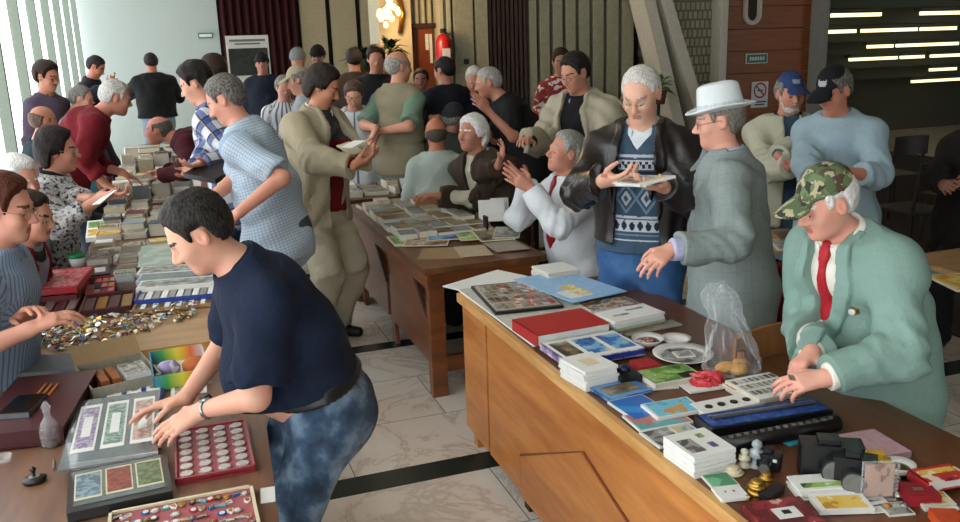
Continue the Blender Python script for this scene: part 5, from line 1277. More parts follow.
# clear plastic bag of pastries
p=Zp(742,372,T); bp=V(p[0]-.02,p[1]+.02,T)
def fbag(X):
    w=X-bp; zz=w[:,2]; ax=np.interp(zz,[0,.03,.10,.20,.28,.32],[.085,.095,.07,.045,.05,.03]); cx=np.interp(zz,[0,.15,.32],[0,-.03,-.075])
    r=np.sqrt(((w[:,0]-cx)/1.15)**2+((w[:,1])/.75)**2); an=np.arctan2(w[:,1],w[:,0]-cx)
    d=(r-ax-.008*np.sin(an*6+zz*18)-.006*np.sin(an*11-zz*34)-.003*np.sin(an*23+zz*60))*.6; return np.maximum(np.maximum(d,-zz),zz-.30-.02*np.sin(an*3))
vs,fs=polygonise(fbag,bp-.14,bp+V(.14,.14,.36),.0055)
m,nt_,b_=newmat('clear plastic film'); b_.inputs['Base Color'].default_value=(.9,.92,.95,1); b_.inputs['Roughness'].default_value=.12; lw=nt_.nodes.new('ShaderNodeLayerWeight'); lw.inputs[0].default_value=.45; nt_.links.new(ramp(nt_,lw.outputs['Facing'],[(.15,(.05,.05,.05)),(.95,(.5,.5,.5))]),b_.inputs['Alpha']); b_.inputs['Specular IOR Level'].default_value=1; CLEAR=m
o=link('plastic_bag',mkmesh('bag',vs-bp,fs,m,None,True),None,bp); tag(o,'crumpled clear plastic bag standing on the orange desk before the suit jacket','bag')
for i,(dx,dy) in enumerate(((-.03,.0),(.035,.01),(.0,-.03))):
    g=MB().lathe([(.001,0),(.026,.004),(.030,.016),(.02,.03),(.001,.035)],mat('pastry','c08a3c',.6,bscale=60),16,sx=1.3); thing('pastry',g,(bp[0]+dx,bp[1]+dy,T+.002),.5*i,'golden pastry inside the clear plastic bag','pastry','pastries in the plastic bag',smooth=True)
# long open case lined in blue velvet
c,a,w_,l_,sg=quad([(702,418),(809,392),(822,405),(718,433)],T+.04); case=empty('cutlery_case',(c[0],c[1],T),a); tag(case,'long open black case lined in blue velvet','case')
BV=blotch('blue velvet',[(.2,'12224c'),(.5,'24448c'),(.8,'5a7cb4')],60,rough=.6,detail=4,interp='LINEAR')
MB().box((0,0,.018),(w_,l_,.036),BLKP).build('case_tray',case,bevel=.004); MB().box((0,0,.037),(w_-.02,l_-.02,.004),BV).build('velvet_lining',case)
g=MB().tube([(-w_*.42,0,.045),(w_*.42,0,.045)],.006,STEEL,8).box((0,-.012*sg,.042),(w_*.9,.004,.008),SILV); g.build('silver_bar',case)
c,a,w2_,l2_,sg=quad([(716,437),(826,407),(835,418),(736,449)],T+.045); o=empty('watch_roll',(c[0],c[1],T),a); tag(o,'rolled black case with a row of silver watch parts along its front','case')
MB().tube([(-w2_/2,0,.024),(w2_/2,0,.024)],.024,BLKP,14).build('roll_body',o,smooth=True); 
for i in range(14): MB().lathe([(.001,0),(.0065,0),(.0065,.004),(.001,.004)],SILV,10).build('watch_part',o,(-w2_*.42+i*w2_*.065,-.006,.046))
MB().lathe([(.001,0),(.026,.002),(.026,.03),(.001,.034)],STEEL,16).build('end_cap',o,(-w2_/2-.01,0,.0))
flat('magazine',[(775,437),(812,425),(830,432),(790,446)],T+.006,.005,'turquoise magazine tucked below the rolled black case','magazine',mat('turquoise cover','3f96a8',.5))
# small clutter in front
flat('postcard',[(704,476),(728,471),(737,484),(712,490)],T+.006,.005,'green and white picture card, one of two overlapping at the desk edge','card',PAPER,[(.05,.05,.95,.95,pic('green card',['3a8458','6cae80','c8dcd0'],12))])
flat('postcard',[(713,488),(740,483),(746,496),(722,501)],T+.010,.008,'white card pair with two dots overlapping the green picture card','card',PAPER,[(.3,.4,.38,.5,GOLD),(.6,.4,.68,.5,GOLD)])
rr=random.Random(11)
def figurine(px,py,h,m,label,cat='figurine',name='figurine',s=1):
    p=Zp(px,py,T); prof=[(.014,0),(.016,.004),(.008,.01),(.006,.3*h),(.013,.42*h),(.011,.6*h),(.005,.68*h),(.009,.8*h),(.007,.93*h),(.001,h)]
    return thing(name,MB().lathe([(r*s,z) for r,z in prof],m,14),(p[0],p[1],T),0,label,cat,smooth=True)
figurine(744,466,.05,mat('milky glass','b8b49c',.15),'small milky glass figurine behind the black camera','figurine','glass_figurine',1.3)
figurine(756,466,.075,mat('smoky glass','8e9294',.1),'taller smoky glass figurine beside the milky one','figurine','glass_figurine',1.6)
figurine(733,473,.02,mat('ivory','cfc0a0',.4),'ivory coloured bone shaped trinket near the postcard block','trinket','trinket',1.8)
figurine(757,492,.035,GOLD,'gold plated figurine beside the black lighter','figurine','brass_figurine',1.9)
figurine(766,483,.03,GOLD,'small squat gold trinket behind the gold plated figurine','figurine','brass_figurine',1.4)
def camera_obj(px,py,z,w,l,h,rz,label,name='camera'):
    p=Zp(px,py,z); o=empty(name,(p[0],p[1],z),rz); tag(o,label,'camera')
    MB().box((0,0,h/2),(w,l,h),BLKP).build('camera_body',o,bevel=.006); MB().box((-w*.05,0,h+.006),(w*.35,l*.7,.014),BLKP).build('viewfinder',o,bevel=.003)
    g=MB().tube([(0,-l/2,h*.45),(0,-l/2-.03,h*.45)],h*.34,BLKP,20).tube([(0,-l/2-.03,h*.45),(0,-l/2-.034,h*.45)],h*.30,STEEL,20); g.build('lens_barrel',o)
    MB().box((w*.3,-l/2-.001,h*.75),(w*.16,.004,h*.16),mat('white label','c8c8c4',.6)).build('flash',o); return o
camera_obj(829,476,T,.15,.06,.095,-.55,'large black camera standing beside the pink album')
camera_obj(853,487,T,.10,.05,.085,-.75,'second black camera, leaning close to the clear photo frame')
camera_obj(769,468,T,.06,.04,.045,-.9,'small black and silver pocket camera among the figurines')
p=Zp(772,497,T); thing('lighter',MB().box((0,0,.01),(.08,.03,.02),BLKP),(p[0],p[1],T),.45,'black rectangular lighter in front of the gold figurines','lighter',bevel=.004)
stack('pamphlet',[(794,478),(842,470),(851,484),(800,492)],T,4,.006,'white pamphlet in the fan beside the black cameras','pamphlet',PAPER,[(.1,.6,.9,.9,PGRN)],edge=PAPER,jit=.014)
flat('magazine',[(808,493),(862,488),(868,506),(822,512)],T+.016,.014,'magazine with orange and yellow pictures near the clear frame','magazine',PAPER,[(.1,.3,.9,.95,PYEL)])
flat('tin_tray',[(745,503),(800,496),(822,518),(765,532)],T+.022,.022,'red patterned tin with a white square card on top','tin',pic('red tin',['5a1018','8a2028','c0a090'],24),[(.35,.35,.75,.75,PAPER),(.48,.45,.62,.6,BLKP)])
flat('album',[(828,436),(872,429),(912,450),(858,462)],T+.020,.018,'large pink album under the teal blazer','album',mat('dusty pink cover','b08c90',.6),[(0,0,.2,1,mat('deep pink spine','c02848',.6))])
p=Zp(873,462,T+.02); o=empty('toy_car',(p[0],p[1],T+.0),-.5); tag(o,'yellow toy car with black wheels on the desk','toy car')
YL=mat('yellow toy paint','c8a020',.3)
MB().box((0,0,.022),(.085,.036,.018),YL).box((.005,0,.038),(.04,.03,.018),YL).build('car_body',o,bevel=.006)
for sx in (-1,1):
    for sy in (-1,1): MB().tube([(sx*.028,sy*.015,.013),(sx*.028,sy*.022,.013)],.013,BLKP,14).build('wheel',o)
plate(899,464,.040,'round green tinged brass bowl behind the red and yellow books','bowl','brass_bowl',.03,mat('green brass','6a6438',.35,.8))
book('paperback_book',[(916,472),(948,460),(962,474),(930,486)],T+.04,.026,'red and yellow paperback book at the desk corner','book',PRED,[(.1,.2,.9,.5,PYEL)],page=PAPER)
flat('jewel_box',[(904,484),(930,480),(936,494),(908,498)],T+.030,.028,'small dark red box with a pale clasp before the red and yellow book','box',mat('dark red box','8a1420',.5),[(.3,.4,.6,.6,SILV)])
flat('cigarette_box',[(936,510),(958,507),(964,524),(940,528)],T+.024,.024,'orange box at the very corner of the desk','box',mat('orange box','b8441c',.5))
flat('receipt',[(862,496),(880,490),(888,508),(868,516)],T+.003,.002,'white lined receipt in front of the clear photo frame','paper',PAPER,[(.15,.15,.85,.2,PGRY),(.15,.4,.85,.45,PGRY),(.15,.65,.85,.7,PGRY)])
p=Zp(878,500,T); o=empty('acrylic_display',(p[0],p[1],T),-.35); tag(o,'upright clear acrylic photo frame between the cameras and the red box','photo frame')
MB().box((0,0,.05),(.085,.012,.10),CLEAR).build('acrylic_block',o,bevel=.002); MB().box((0,.004,.05),(.07,.002,.085),pic('portrait',['8a6a5c','b09484','d0c4bc'],20)).build('picture',o)
stack('card',[(880,505),(902,500),(910,512),(888,518)],T,1,.004,'pale printed card beside the clear photo frame','card',PAPER,FULL(PGRY))
stack('pamphlet',[(915,495),(945,491),(952,503),(922,508)],T,2,.006,'pale pamphlet lying before the small dark red box','pamphlet',PAPER,FULL(PYEL))
rr=random.Random(21)
for i in range(26):
    x=rr.uniform(735,905); y=rr.uniform(468,520)
    p=Zp(x,y,T); k=rr.choice((0,1,2)); m=rr.choice((SILV,GOLD,BLKP,CHINA,STEEL,mat('amber bead','a8641c',.2)))
    g=MB().lathe([(.001,0),(.011,.001),(.012,.004),(.004,.010),(.001,.011)],m,10) if k else MB().box((0,0,.005),(.03,.016,.01),m)
    thing('trinket',g,(p[0],p[1],T),rr.uniform(0,3),'tiny metal or glass trinket scattered around the cameras','trinket','trinkets scattered around the cameras',smooth=k>0)
# ---- near left table
book('ring_binder',[(0,430),(70,428),(86,374),(-4,377)],T+.055,.050,'thick burgundy album with white labels on its spine','album',BURG,page=BURG)
c,a,w_,l_,sg=quad([(0,430),(70,428),(86,374),(-4,377)],T+.055)
flat('folder',[(6,372),(85,370),(92,352),(16,356)],T+.03,.02,'grey folder behind the burgundy album','folder',mat('grey folder','5a6064',.6))
o=flat('wallet_phone',[(4,413),(33,413),(40,395),(13,394)],T+.072,.016,'black mobile phone lying on the burgundy album','phone',BLKP,[(.05,.05,.95,.95,mat('phone glass','0a0b0d',.08))],edge=STEEL)
for i,(x0,y0) in enumerate(((38,396),(44,395),(50,394))):
    flat('pen_mark',[(x0,397),(x0+2.4,397),(x0+4,384),(x0+1.6,384)],T+.060,.005,'slim wooden stick, one of three side by side on the burgundy album','stick',mat('amber wood','9a5a24',.4),group='three slim sticks on the burgundy album')
# glass decanter
p=Zp(52,445,T); o=empty('glass_bottle',(p[0],p[1],T)); tag(o,'small clear glass bottle with a pointed stopper and brown dregs','bottle')
m,nt_,b_=newmat('bottle glass'); b_.inputs['Base Color'].default_value=(.85,.9,.9,1); b_.inputs['Roughness'].default_value=.03; b_.inputs['Alpha'].default_value=.16; b_.inputs['Specular IOR Level'].default_value=1; b_.inputs['Coat Weight'].default_value=1; BGL=m
MB().lathe([(.026,0),(.028,.01),(.028,.05),(.020,.075),(.009,.09),(.009,.105),(.012,.108)],BGL,24).build('bottle_body',o,smooth=True); MB().lathe([(.001,.002),(.025,.003),(.025,.02),(.001,.021)],mat('brown dregs','3a1c0c',.3),20).build('dregs',o); MB().lathe([(.008,.108),(.014,.118),(.010,.130),(.003,.138)],BGL,16).build('stopper',o,smooth=True)
p=Zp(35,482,T); o=empty('hand_stamp',(p[0],p[1],T),.2); tag(o,'small black oval metal stamp with a knob beside the bottle','stamp')
MB().lathe([(.022,0),(.024,.004),(.024,.012),(.018,.016),(.001,.017)],BLKP,20,sx=1.25).build('stamp_base',o,smooth=True); MB().lathe([(.004,.016),(.005,.03),(.009,.038),(.001,.046)],BLKP,14).build('knob',o,smooth=True); MB().lathe([(.001,.0165),(.014,.0175),(.001,.018)],SILV,14).build('silver_face',o)
p=Zp(3,462,T); thing('glass_dish',MB().lathe([(.02,0),(.026,.018),(.024,.018),(.018,.003),(.001,.003)],BGL,18),(p[0],p[1],T),0,'tiny clear glass dish at the picture edge on the brown laminate','dish',smooth=True)
p=Zp(54,466,T); thing('glass_stick',MB().tube([(0,-.03,.004),(0,.03,.004)],.003,SILV),(p[0],p[1],T),.1,'thin glass rod lying between the bottle and the banknote album','rod')
# banknote album
DKB=mat('black album vinyl','15181b',.3,coat=.4); SLV=mat('grey page sleeve','5a6466',.2,coat=.6)
def note(m,acc): return [(.0,.0,1,1,PAPER)]
NA=pic('violet note',['7a6a88','a89cb0','c8c0cc'],60); NB=pic('green note',['5a7468','8ca498','c0ccc0'],60); NC=pic('red note',['6a2418','8a3a26','a86c50'],60); ND=pic('blue note',['4c6470','7c949c','a4b4b8'],60); NE=pic('olive note',['4c5a38','6c7c54','98a484'],60); NF=pic('rose note',['9c7c70','c0a898','d4c8bc'],60)
c,a,w_,l_,sg=quad([(62,512),(171,492),(167,449),(72,476)],T+.03)
alb=empty('banknote_album',(c[0],c[1],T),a); tag(alb,'open black banknote album with clear pages being turned by the man in navy','album')
MB().box((0,0,.014),(w_,l_,.028),DKB).build('cover',alb,bevel=.004); 
g=MB().box((0,.01,.0295),(w_-.03,l_-.03,.002),SLV)
for i,m_ in enumerate((ND,NC,NE)): g.box((-w_*.30+i*w_*.30,.012,.0312),(w_*.265,l_*.66,.001),CREAMP); g.box((-w_*.30+i*w_*.30,.012,.0320),(w_*.235,l_*.58,.001),m_)
g.build('page_of_banknotes',alb)
c2,a2,w2_,l2_,sg=quad([(65,474),(160,449),(158,394),(71,398)],T+.034)
R=lambda x,y: (math.cos(a2-a)*x-math.sin(a2-a)*y, math.sin(a2-a)*x+math.cos(a2-a)*y)
dxy=np.array(c2)-np.array(c); lx=dxy[0]*math.cos(-a)-dxy[1]*math.sin(-a); ly=dxy[0]*math.sin(-a)+dxy[1]*math.cos(-a)
g=MB().box((0,0,.0),(w2_,l2_,.006),SLV)
for i,m_ in enumerate((NA,NB,NF)): g.box((-w2_*.30+i*w2_*.31,.02,.0036),(w2_*.25,l2_*.70,.001),PAPER); g.box((-w2_*.30+i*w2_*.31,.02,.0044),(w2_*.20,l2_*.60,.001),m_); g.box((-w2_*.30+i*w2_*.31,.02,.005),(w2_*.10,l2_*.30,.001),PAPER)
g.build('page_of_banknotes',alb,(lx,ly,.031),a2-a)
g=MB(); n=8; vs=[]; # leaf being lifted
for i in range(n+1):
    u=i/n; vs+=[(-w_/2+.01,l_/2-.01-.06*u,.034+.05*math.sin(u*1.5)),(w_/2-.02,l_/2-.01-.06*u,.034+.035*math.sin(u*1.5))]
g.add(vs,[(2*i,2*i+1,2*i+3,2*i+2) for i in range(n)],CLEAR); o=g.build('lifted_page',alb,smooth=True)
# blue coin board behind
c,a,w_,l_,sg=quad([(104,417),(166,409),(160,384),(103,391)],T+.012); o=empty('coin_board',(c[0],c[1],T),a); tag(o,'blue board of coins in square holders behind the banknote album','coin board')
MB().box((0,0,.006),(w_,l_,.012),BLUEB).build('board',o)
cm=MB().box((0,0,.002),(w_/3-.016,l_/3-.010,.004),PAPER).lathe([(.001,.004),(.012,.004),(.012,.0065),(.001,.0065)],SILV,14).mesh('holder')
for i in range(3):
    for j in range(3): link('coin_holder',cm,o,((i-1)*w_/3,(j-1)*l_/3,.012))
flat('coin_card',[(170,398),(205,390),(208,380),(172,384)],T+.006,.005,'pale card of coins beneath the rainbow striped box','coin card',PAPER,FULL(PGRY,.1))
# cartons
def carton(pts,z,h,label,out,inner,name='open_box',flap=None):
    c,a,w,l,sg=quad(pts,z+h); o=empty(name,(c[0],c[1],z),a); tag(o,label,'box'); t=.004
    MB().box((0,0,.003),(w,l,.006),inner).box((-w/2+t/2,0,h/2),(t,l,h),out).box((w/2-t/2,0,h/2),(t,l,h),out).box((0,-l/2+t/2,h/2),(w,t,h),out).box((0,l/2-t/2,h/2),(w,t,h),out).build('box_body',o)
    return o,w,l,sg,c,a
o,w_,l_,sg,c,a=carton([(84,391),(151,375),(146,347),(86,368)],T,.05,'open grey cardboard carton with a flap and little packets inside',mat('grey card','8a8472',.85),KRAFT)
g=MB(); R=np.array([[1,0,0],[0,math.cos(.7),-math.sin(.7)],[0,math.sin(.7),math.cos(.7)]]); g.box((0,l_/2+.03,.075),(w_,.08,.004),KRAFT,R=R); g.build('flap',o)
for i,(x,m_) in enumerate(((-.25,mat('orange brown packet','8a4a20',.6)),(-.08,mat('orange brown packet','8a4a20',.6)),(.12,PAPER),(.24,PAPER),(.36,PAPER))):
    thing('packet',MB().box((0,0,.018),(w_*.12,l_*.5,.036),m_,top=(PGRY if m_ is PAPER else m_)),(c[0]+x*w_*math.cos(a),c[1]+x*w_*math.sin(a),T+.008),a,('orange brown packet' if i<2 else 'white labelled packet')+' inside the grey cardboard carton','packet',('orange packets' if i<2 else 'white packets')+' in the carton')
RB,nt_,b_=newmat('rainbow print'); v=coords(nt_); sp=nt_.nodes.new('ShaderNodeSeparateXYZ'); nt_.links.new(v,sp.inputs[0]); mr=nt_.nodes.new('ShaderNodeMapRange'); mr.inputs[1].default_value=-.10; mr.inputs[2].default_value=.10; nt_.links.new(sp.outputs[0],mr.inputs[0]); nt_.links.new(ramp(nt_,mr.outputs[0],[(0,'3c7cb0'),(.25,'3f9a4c'),(.5,'d8cc3c'),(.75,'d8622c'),(1,'c0c4c8')]),b_.inputs['Base Color'])
o,w_,l_,sg,c,a=carton([(152,378),(207,368),(204,343),(150,352)],T,.055,'open carton printed in rainbow colours holding wrapped coins',RB,PAPER)
for i,(x,y,m_,r) in enumerate(((-.2,0,PPUR,.03),(.28,.05,mat('orange cloth','b0602c',.8),.032))):
    g=MB().lathe([(.001,0),(r,.004),(r*1.05,.025),(r*.7,.042),(.001,.046)],m_,16,sx=1.3); thing('wrapped_bundle',g,(c[0]+x*w_*math.cos(a),c[1]+x*w_*math.sin(a),T+.01),a,('violet grey' if i==0 else 'orange brown')+' wrapped bundle in the rainbow carton','bundle',smooth=True)
# red tray of coins in capsules
q_=[(173,481),(256,466),(245,419),(176,431)]; c,a,w_,l_,sg=quad(q_,T+.016); tray=empty('coin_tray',(c[0],c[1],T),a); tag(tray,'square red felt tray holding rows of encapsulated coins','tray')
MB().box((0,0,.006),(w_,l_,.012),REDV).box((0,l_/2-.003,.012),(w_,.006,.014),REDV).box((0,-l_/2+.003,.012),(w_,.006,.014),REDV).box((w_/2-.003,0,.012),(.006,l_,.014),REDV).box((-w_/2+.003,0,.012),(.006,l_,.014),REDV).build('tray_base',tray)
cp=empty('coin',(0,0,0)); first=True
capm=MB().lathe([(.001,0),(.0195,0),(.0195,.0035),(.0185,.0042),(.001,.0042)],mat('clear capsule rim','8c5c5c',.15,coat=.6),20).mesh('caps',True); cnm=MB().lathe([(.001,.0042),(.0155,.0042),(.0155,.0055),(.001,.0058)],mat('aged silver coin','cac6be',.4,.25,bscale=300,bstr=.6,var=.4),20).mesh('coinm')
link('capsule',capm,cp); link('coin_face',cnm,cp)
for i in range(4):
    for j in range(7):
        x=(i-1.5)*w_*.235; y=(j-3)*l_*.135; lx=c[0]+x*math.cos(a)-y*math.sin(a); ly=c[1]+x*math.sin(a)+y*math.cos(a)
        if first: cp.location=(lx,ly,T+.012); tag(cp,'silver coin in a clear round capsule in the square red tray','coin','coins in the square red tray'); first=False
        else: copytree(cp,(lx,ly,T+.012),rnd.uniform(0,6))
# red tray of pins
q_=[(104,566),(270,538),(247,487),(108,511)]; c,a,w_,l_,sg=quad(q_,T+.016); tray=empty('badge_tray',(c[0],c[1],T),a); tag(tray,'large red felt tray with a pale rim full of small enamel badges','tray')
MB().box((0,0,.006),(w_-.01,l_-.01,.012),REDV).build('felt',tray); MB().box((0,l_/2-.004,.009),(w_,.008,.018),CREAMP).box((0,-l_/2+.004,.009),(w_,.008,.018),CREAMP).box((w_/2-.004,0,.009),(.008,l_,.018),CREAMP).box((-w_/2+.004,0,.009),(.008,l_,.018),CREAMP).build('rim',tray)
BM=[mat('badge '+n,c_,.25,mt,coat=.5) for n,c_,mt in (('gold','b8964a',.8),('silver','bcbab4',.8),('red','a81c20',.2),('blue','24509c',.2),('white','d4d2ca',.1),('teal','3c8c94',.2),('bronze','7a5630',.7),('black','1c1c20',.2))]
def badge_meshes():
    out=[]
    for k in range(3):
        for m_ in BM:
            g=MB()
            if k==0: g.lathe([(.001,0),(.010,0),(.010,.0025),(.001,.0032)],m_,12).lathe([(.001,.003),(.006,.003),(.006,.004),(.001,.004)],BM[4],10)
            elif k==1: g.prism([(-.007,-.004),(0,-.012),(.007,-.004),(.007,.009),(-.007,.009)],0,.003,m_); g.prism([(-.004,-.002),(0,-.007),(.004,-.002),(.004,.006),(-.004,.006)],.003,.004,BM[0])
            else: g.prism([(-.012,-.006),(.012,-.006),(.012,.006),(-.012,.006)],0,.003,m_); g.prism([(-.009,-.003),(.009,-.003),(.009,.003),(-.009,.003)],.003,.004,BM[1])
            out.append(g.mesh('badge'))
    return out
BD=badge_meshes(); BDW=BD+[BD[i] for i in (0,1,6,8,9,14,16,17,22,4,12,1,9,17,0,8)]*2; rr=random.Random(4)
for i in range(15):
    for j in range(6):
        if rr.random()<.12: continue
        x=(i-7)*w_*.062+rr.uniform(-.004,.004); y=(j-2.5)*l_*.15+rr.uniform(-.004,.004); 
        o=link('badge',rr.choice(BD),None,(c[0]+x*math.cos(a)-y*math.sin(a),c[1]+x*math.sin(a)+y*math.cos(a),T+.0125),rr.uniform(-.5,.5)); o.scale=(1.15,1.15,1.2)
        tag(o,'small enamel badge pinned in the large red tray','badge','badges in the large red tray')
flat('price_card',[(262,503),(277,501),(273,487),(259,488)],T+.002,.002,'small square white price card at the table edge by the jeans','card',PAPER)
flat('card',[(238,425),(250,423),(248,416),(236,418)],T+.002,.002,'narrow pale card at the far corner of the square red tray','card',PAPER) if False else None
# heap of badges
T2=.761; poly=[(33,340),(62,318),(110,309),(150,301),(204,305),(192,318),(150,331),(110,342),(60,351),(42,349)]
def inpoly(x,y,P_):
    r=False; n=len(P_)
    for i in range(n):
        x1,y1=P_[i]; x2,y2=P_[(i+1)%n]
        if (y1>y)!=(y2>y) and x<(x2-x1)*(y-y1)/(y2-y1)+x1: r=not r
    return r
rr=random.Random(8); cnt=0
while cnt<295:
    x=rr.uniform(30,206); y=rr.uniform(298,352)
    if not inpoly(x,y,poly): continue
    p=Zp(x,y,T2); dcen=abs((y-(348-(x-33)*.23))/18)
    z=T2+max(0,1-dcen)*rr.uniform(0,.028)
    o=link('badge',rr.choice(BDW),None,(p[0],p[1],z),rr.uniform(0,6.28)); o.rotation_euler=(rr.uniform(-.6,.6),rr.uniform(-.6,.6),rr.uniform(0,6.28)); s_=rr.uniform(.9,1.5); o.scale=(s_,s_,s_)
    tag(o,'small metal badge in the loose heap on the light wooden table','badge','badges in the heap on the light table'); cnt+=1
g=MB(); 
for k in range(420):
    x=rr.uniform(30,206); y=rr.uniform(298,352)
    if not inpoly(x,y,poly): continue
    p=Zp(x,y,T2); R=np.array(Matrix.Rotation(rr.uniform(-.5,.5),3,'X')@Matrix.Rotation(rr.uniform(0,6),3,'Z')); g.box((p[0],p[1],T2+.004+rr.uniform(0,.010)),(.018,.012,.003),rr.choice(BM),R=R)
o=g.build('badge_heap'); tag(o,'layer of tiny badges and pins underneath the heap','badges',kind='stuff')
# trays beyond the heap
def tray_of(pts,z,h,label,outc,cells,fillm,name='display_tray',zb=T2):
    c,a,w,l,sg=quad(pts,z); o=empty(name,(c[0],c[1],zb),a); tag(o,label,'tray'); t=.006
    MB().box((0,0,.004),(w,l,.008),outc).box((-w/2+t/2,0,h/2),(t,l,h),outc).box((w/2-t/2,0,h/2),(t,l,h),outc).box((0,-l/2+t/2,h/2),(w,t,h),outc).box((0,l/2-t/2,h/2),(w,t,h),outc).build('tray_base',o)
    nx,ny=cells
    for i in range(nx):
        for j in range(ny):
            MB().box(((i+.5)/nx*w-w/2,(j+.5)/ny*l-l/2,h*.55),(w/nx*.8,l/ny*.7,h*.4),fillm[(i+j)%len(fillm)]).build('compartment',o)
    return o
tray_of([(22,315),(76,309),(82,292),(40,297)],T2+.03,.03,'dark maroon display case with a row of medals, closest to the striped shirt',BURG,(4,1),[BURG,SILV])
tray_of([(80,312),(132,305),(134,290),(86,294)],T2+.03,.03,'dark maroon display case with a row of medals beside the blue tray',BURG,(4,1),[BURG,GOLD])
tray_of([(36,298),(80,294),(84,282),(48,284)],T2+.045,.045,'low red display case under the pink lidded box',mat('dark red case','5a1014',.5),(3,1),[BURG,REDV])
flat('candy_box',[(34,289),(85,287),(84,268),(38,270)],T2+.075,.028,'red and white patterned box lid lying over the red case','box',mat('bright red case','a01820',.4),[(.04,.08,.96,.95,pic('pink lace',['c83c44','e0a0a0','ece0dc'],55))])
tray_of([(86,294),(116,290),(114,275),(88,277)],T2+.03,.03,'red tray of jewellery between the patterned box and white tub',mat('bright red case','a01820',.4),(4,3),[GOLD,SILV,BLKP,REDV])
flat('jewel_case',[(86,276),(112,273),(108,264),(88,266)],T2+.03,.03,'black open jewel case with white lining above the jewellery tray','case',BLKP,[(.2,.25,.8,.7,PAPER)])
p=Zp(78,266,T2); o=empty('plastic_tub',(p[0],p[1],T2)); tag(o,'round white plastic tub with a bright green lid','tub')
MB().lathe([(.035,0),(.042,.05),(.001,.05)],CHINA,24).build('tub_body',o,smooth=True); MB().lathe([(.045,.05),(.046,.06),(.040,.068),(.001,.07)],mat('green lid','1c8a4c',.35),24).build('lid',o,smooth=True); MB().lathe([(.008,.07),(.006,.078),(.001,.08)],mat('green lid','1c8a4c',.35),12).build('lid_knob',o)
p=Zp(125,282,T2); o=empty('plastic_tub',(p[0],p[1],T2),.1); tag(o,'square milky plastic container filled with small coins','container')
MB().prism([(-.045,-.035),(.045,-.035),(.045,.035),(-.045,.035)],0,.05,mat('milky plastic','c4cac6',.3,alpha=.8)).build('tub_body',o,bevel=.01); MB().box((0,0,.052),(.08,.06,.006),pic('mixed coins',['6a6a5c','a8a494','c8c4b0'],90)).build('contents',o)
o=tray_of([(138,303),(216,297),(214,284),(140,288)],T2+.02,.035,'long blue edged tray of silver coins in front of the white sheets',BLUEB,(10,1),[SILV,PAPER])
tray_of([(134,311),(218,305),(216,299),(136,303)],T2+.012,.02,'narrow light wooden tray of gilt pins at the back of the badge heap',W_LT,(14,1),[GOLD,PAPER])
for k,(y0,m_) in enumerate(((284,PAPER),(277,mat('pale blue sheet','a8bcc4',.5)),(270,PAPER))):
    flat('coin_sheet',[(138,y0+3),(216,y0),(212,y0-7),(142,y0-4)],T2+.045-.006*k,.02,('topmost','middle','lowest')[k]+' of the three pale plastic coin sheets beside the bent head','coin sheet',m_,[(.03,.1,.97,.9,PGRY if k!=1 else SLV)])
flat('plastic_sleeve',[(140,266),(186,263),(176,243),(139,247)],T2+.03,.006,'pale green printed sheet in a clear plastic sleeve','sleeve',mat('pale green sheet','a8bcaa',.3,coat=.6),FULL(pic('faint map',['98b0a0','b8c8b8','ccd4c8'],10),.08))
p=Zp(113,255,T); thing('paper_roll',MB().tube([(-.07,0,.022),(.07,.01,.022)],.022,PAPER,16),(p[0],p[1],T),.1,'short white paper roll lying behind the square milky container','roll')
stack('envelope',[(112,262),(142,258),(140,251),(116,254)],T,2,.01,'white envelope beside the short paper roll','envelope',PAPER,[])
flat('card_tray',[(86,238),(124,234),(120,218),(87,221)],T+.03,.028,'white tray of yellowish cards in a clear cover','tray',PAPER,[(.05,.1,.95,.45,PYEL),(.05,.55,.95,.9,PGRN)])
# crowded rows further along the window side
kinds=[('old_book','book','closed old book in the crowded rows along the window side tables','old books on the window side tables'),
       ('card_box','box','small card box in the crowded rows along the window side tables','card boxes on the window side tables'),
       ('leaflet_bundle','bundle','bundle of leaflets in the crowded rows along the window side tables','leaflet bundles on the window side tables'),
       ('coin_folder','folder','flat coin folder in the crowded rows along the window side tables','coin folders on the window side tables')]
MUT=[mat('muted '+c_,c_,.7,var=.1) for c_ in ('6c5a44','8a7a60','a8a292','4c2a24','3c4a54','7c8488','b4b0a4','5a1a1c','584a3c','94886c')]
pm=[POLD,POLD2,PGRY,PMIX,PYEL,PAPER,PBRN]
bank={}
def scatter(x0,x1,y0,y1,stepx,stepy,z,rr,kset,skip=.08,zt=(.015,.05),mats=None,sz=(.75,1.05),jit=.15,only=None,grpsuf=''):
    y=y0
    while y+stepy*.7<y1:
        x=x0
        while x+stepx*.7<x1:
            if rr.random()>skip:
                kd=rr.choice(kset); w_=stepx*rr.uniform(*sz)*.9; l_=stepy*rr.uniform(*sz)*.9; t=rr.uniform(*zt)
                b_=rr.choice(mats or MUT); pm_=rr.choice(pm)
                if kd[0]=='old_book':
                    o=empty('old_book',(x+stepx/2+rr.uniform(-.01,.01),y+stepy/2,z),rr.uniform(-jit,jit)); tag(o,kd[2],kd[1],kd[3])
                    MB().box((0,0,.0015),(w_,l_,.003),b_).box((0,0,t-.0015),(w_,l_,.003),b_).box((-w_/2+.0015,0,t/2),(.003,l_,t),b_).build('cover',o); MB().box((0,0,t/2),(w_-.006,l_-.006,t-.006),PAGE).build('pages',o)
                else:
                    g=slabmesh(w_,l_,t,b_,[(.06,.06,.94,.94,pm_)],PAGE if kd[0]!='card_box' else None)
                    tag(g.build(kd[0],None,(x+stepx/2+rr.uniform(-.01,.01),y+stepy/2,z),rr.uniform(-jit,jit)),kd[2],kd[1],kd[3])
            x+=stepx
        y+=stepy
rr=random.Random(31)
scatter(-.55,.05,4.55,5.45,.15,.15,T,rr,kinds,.06)
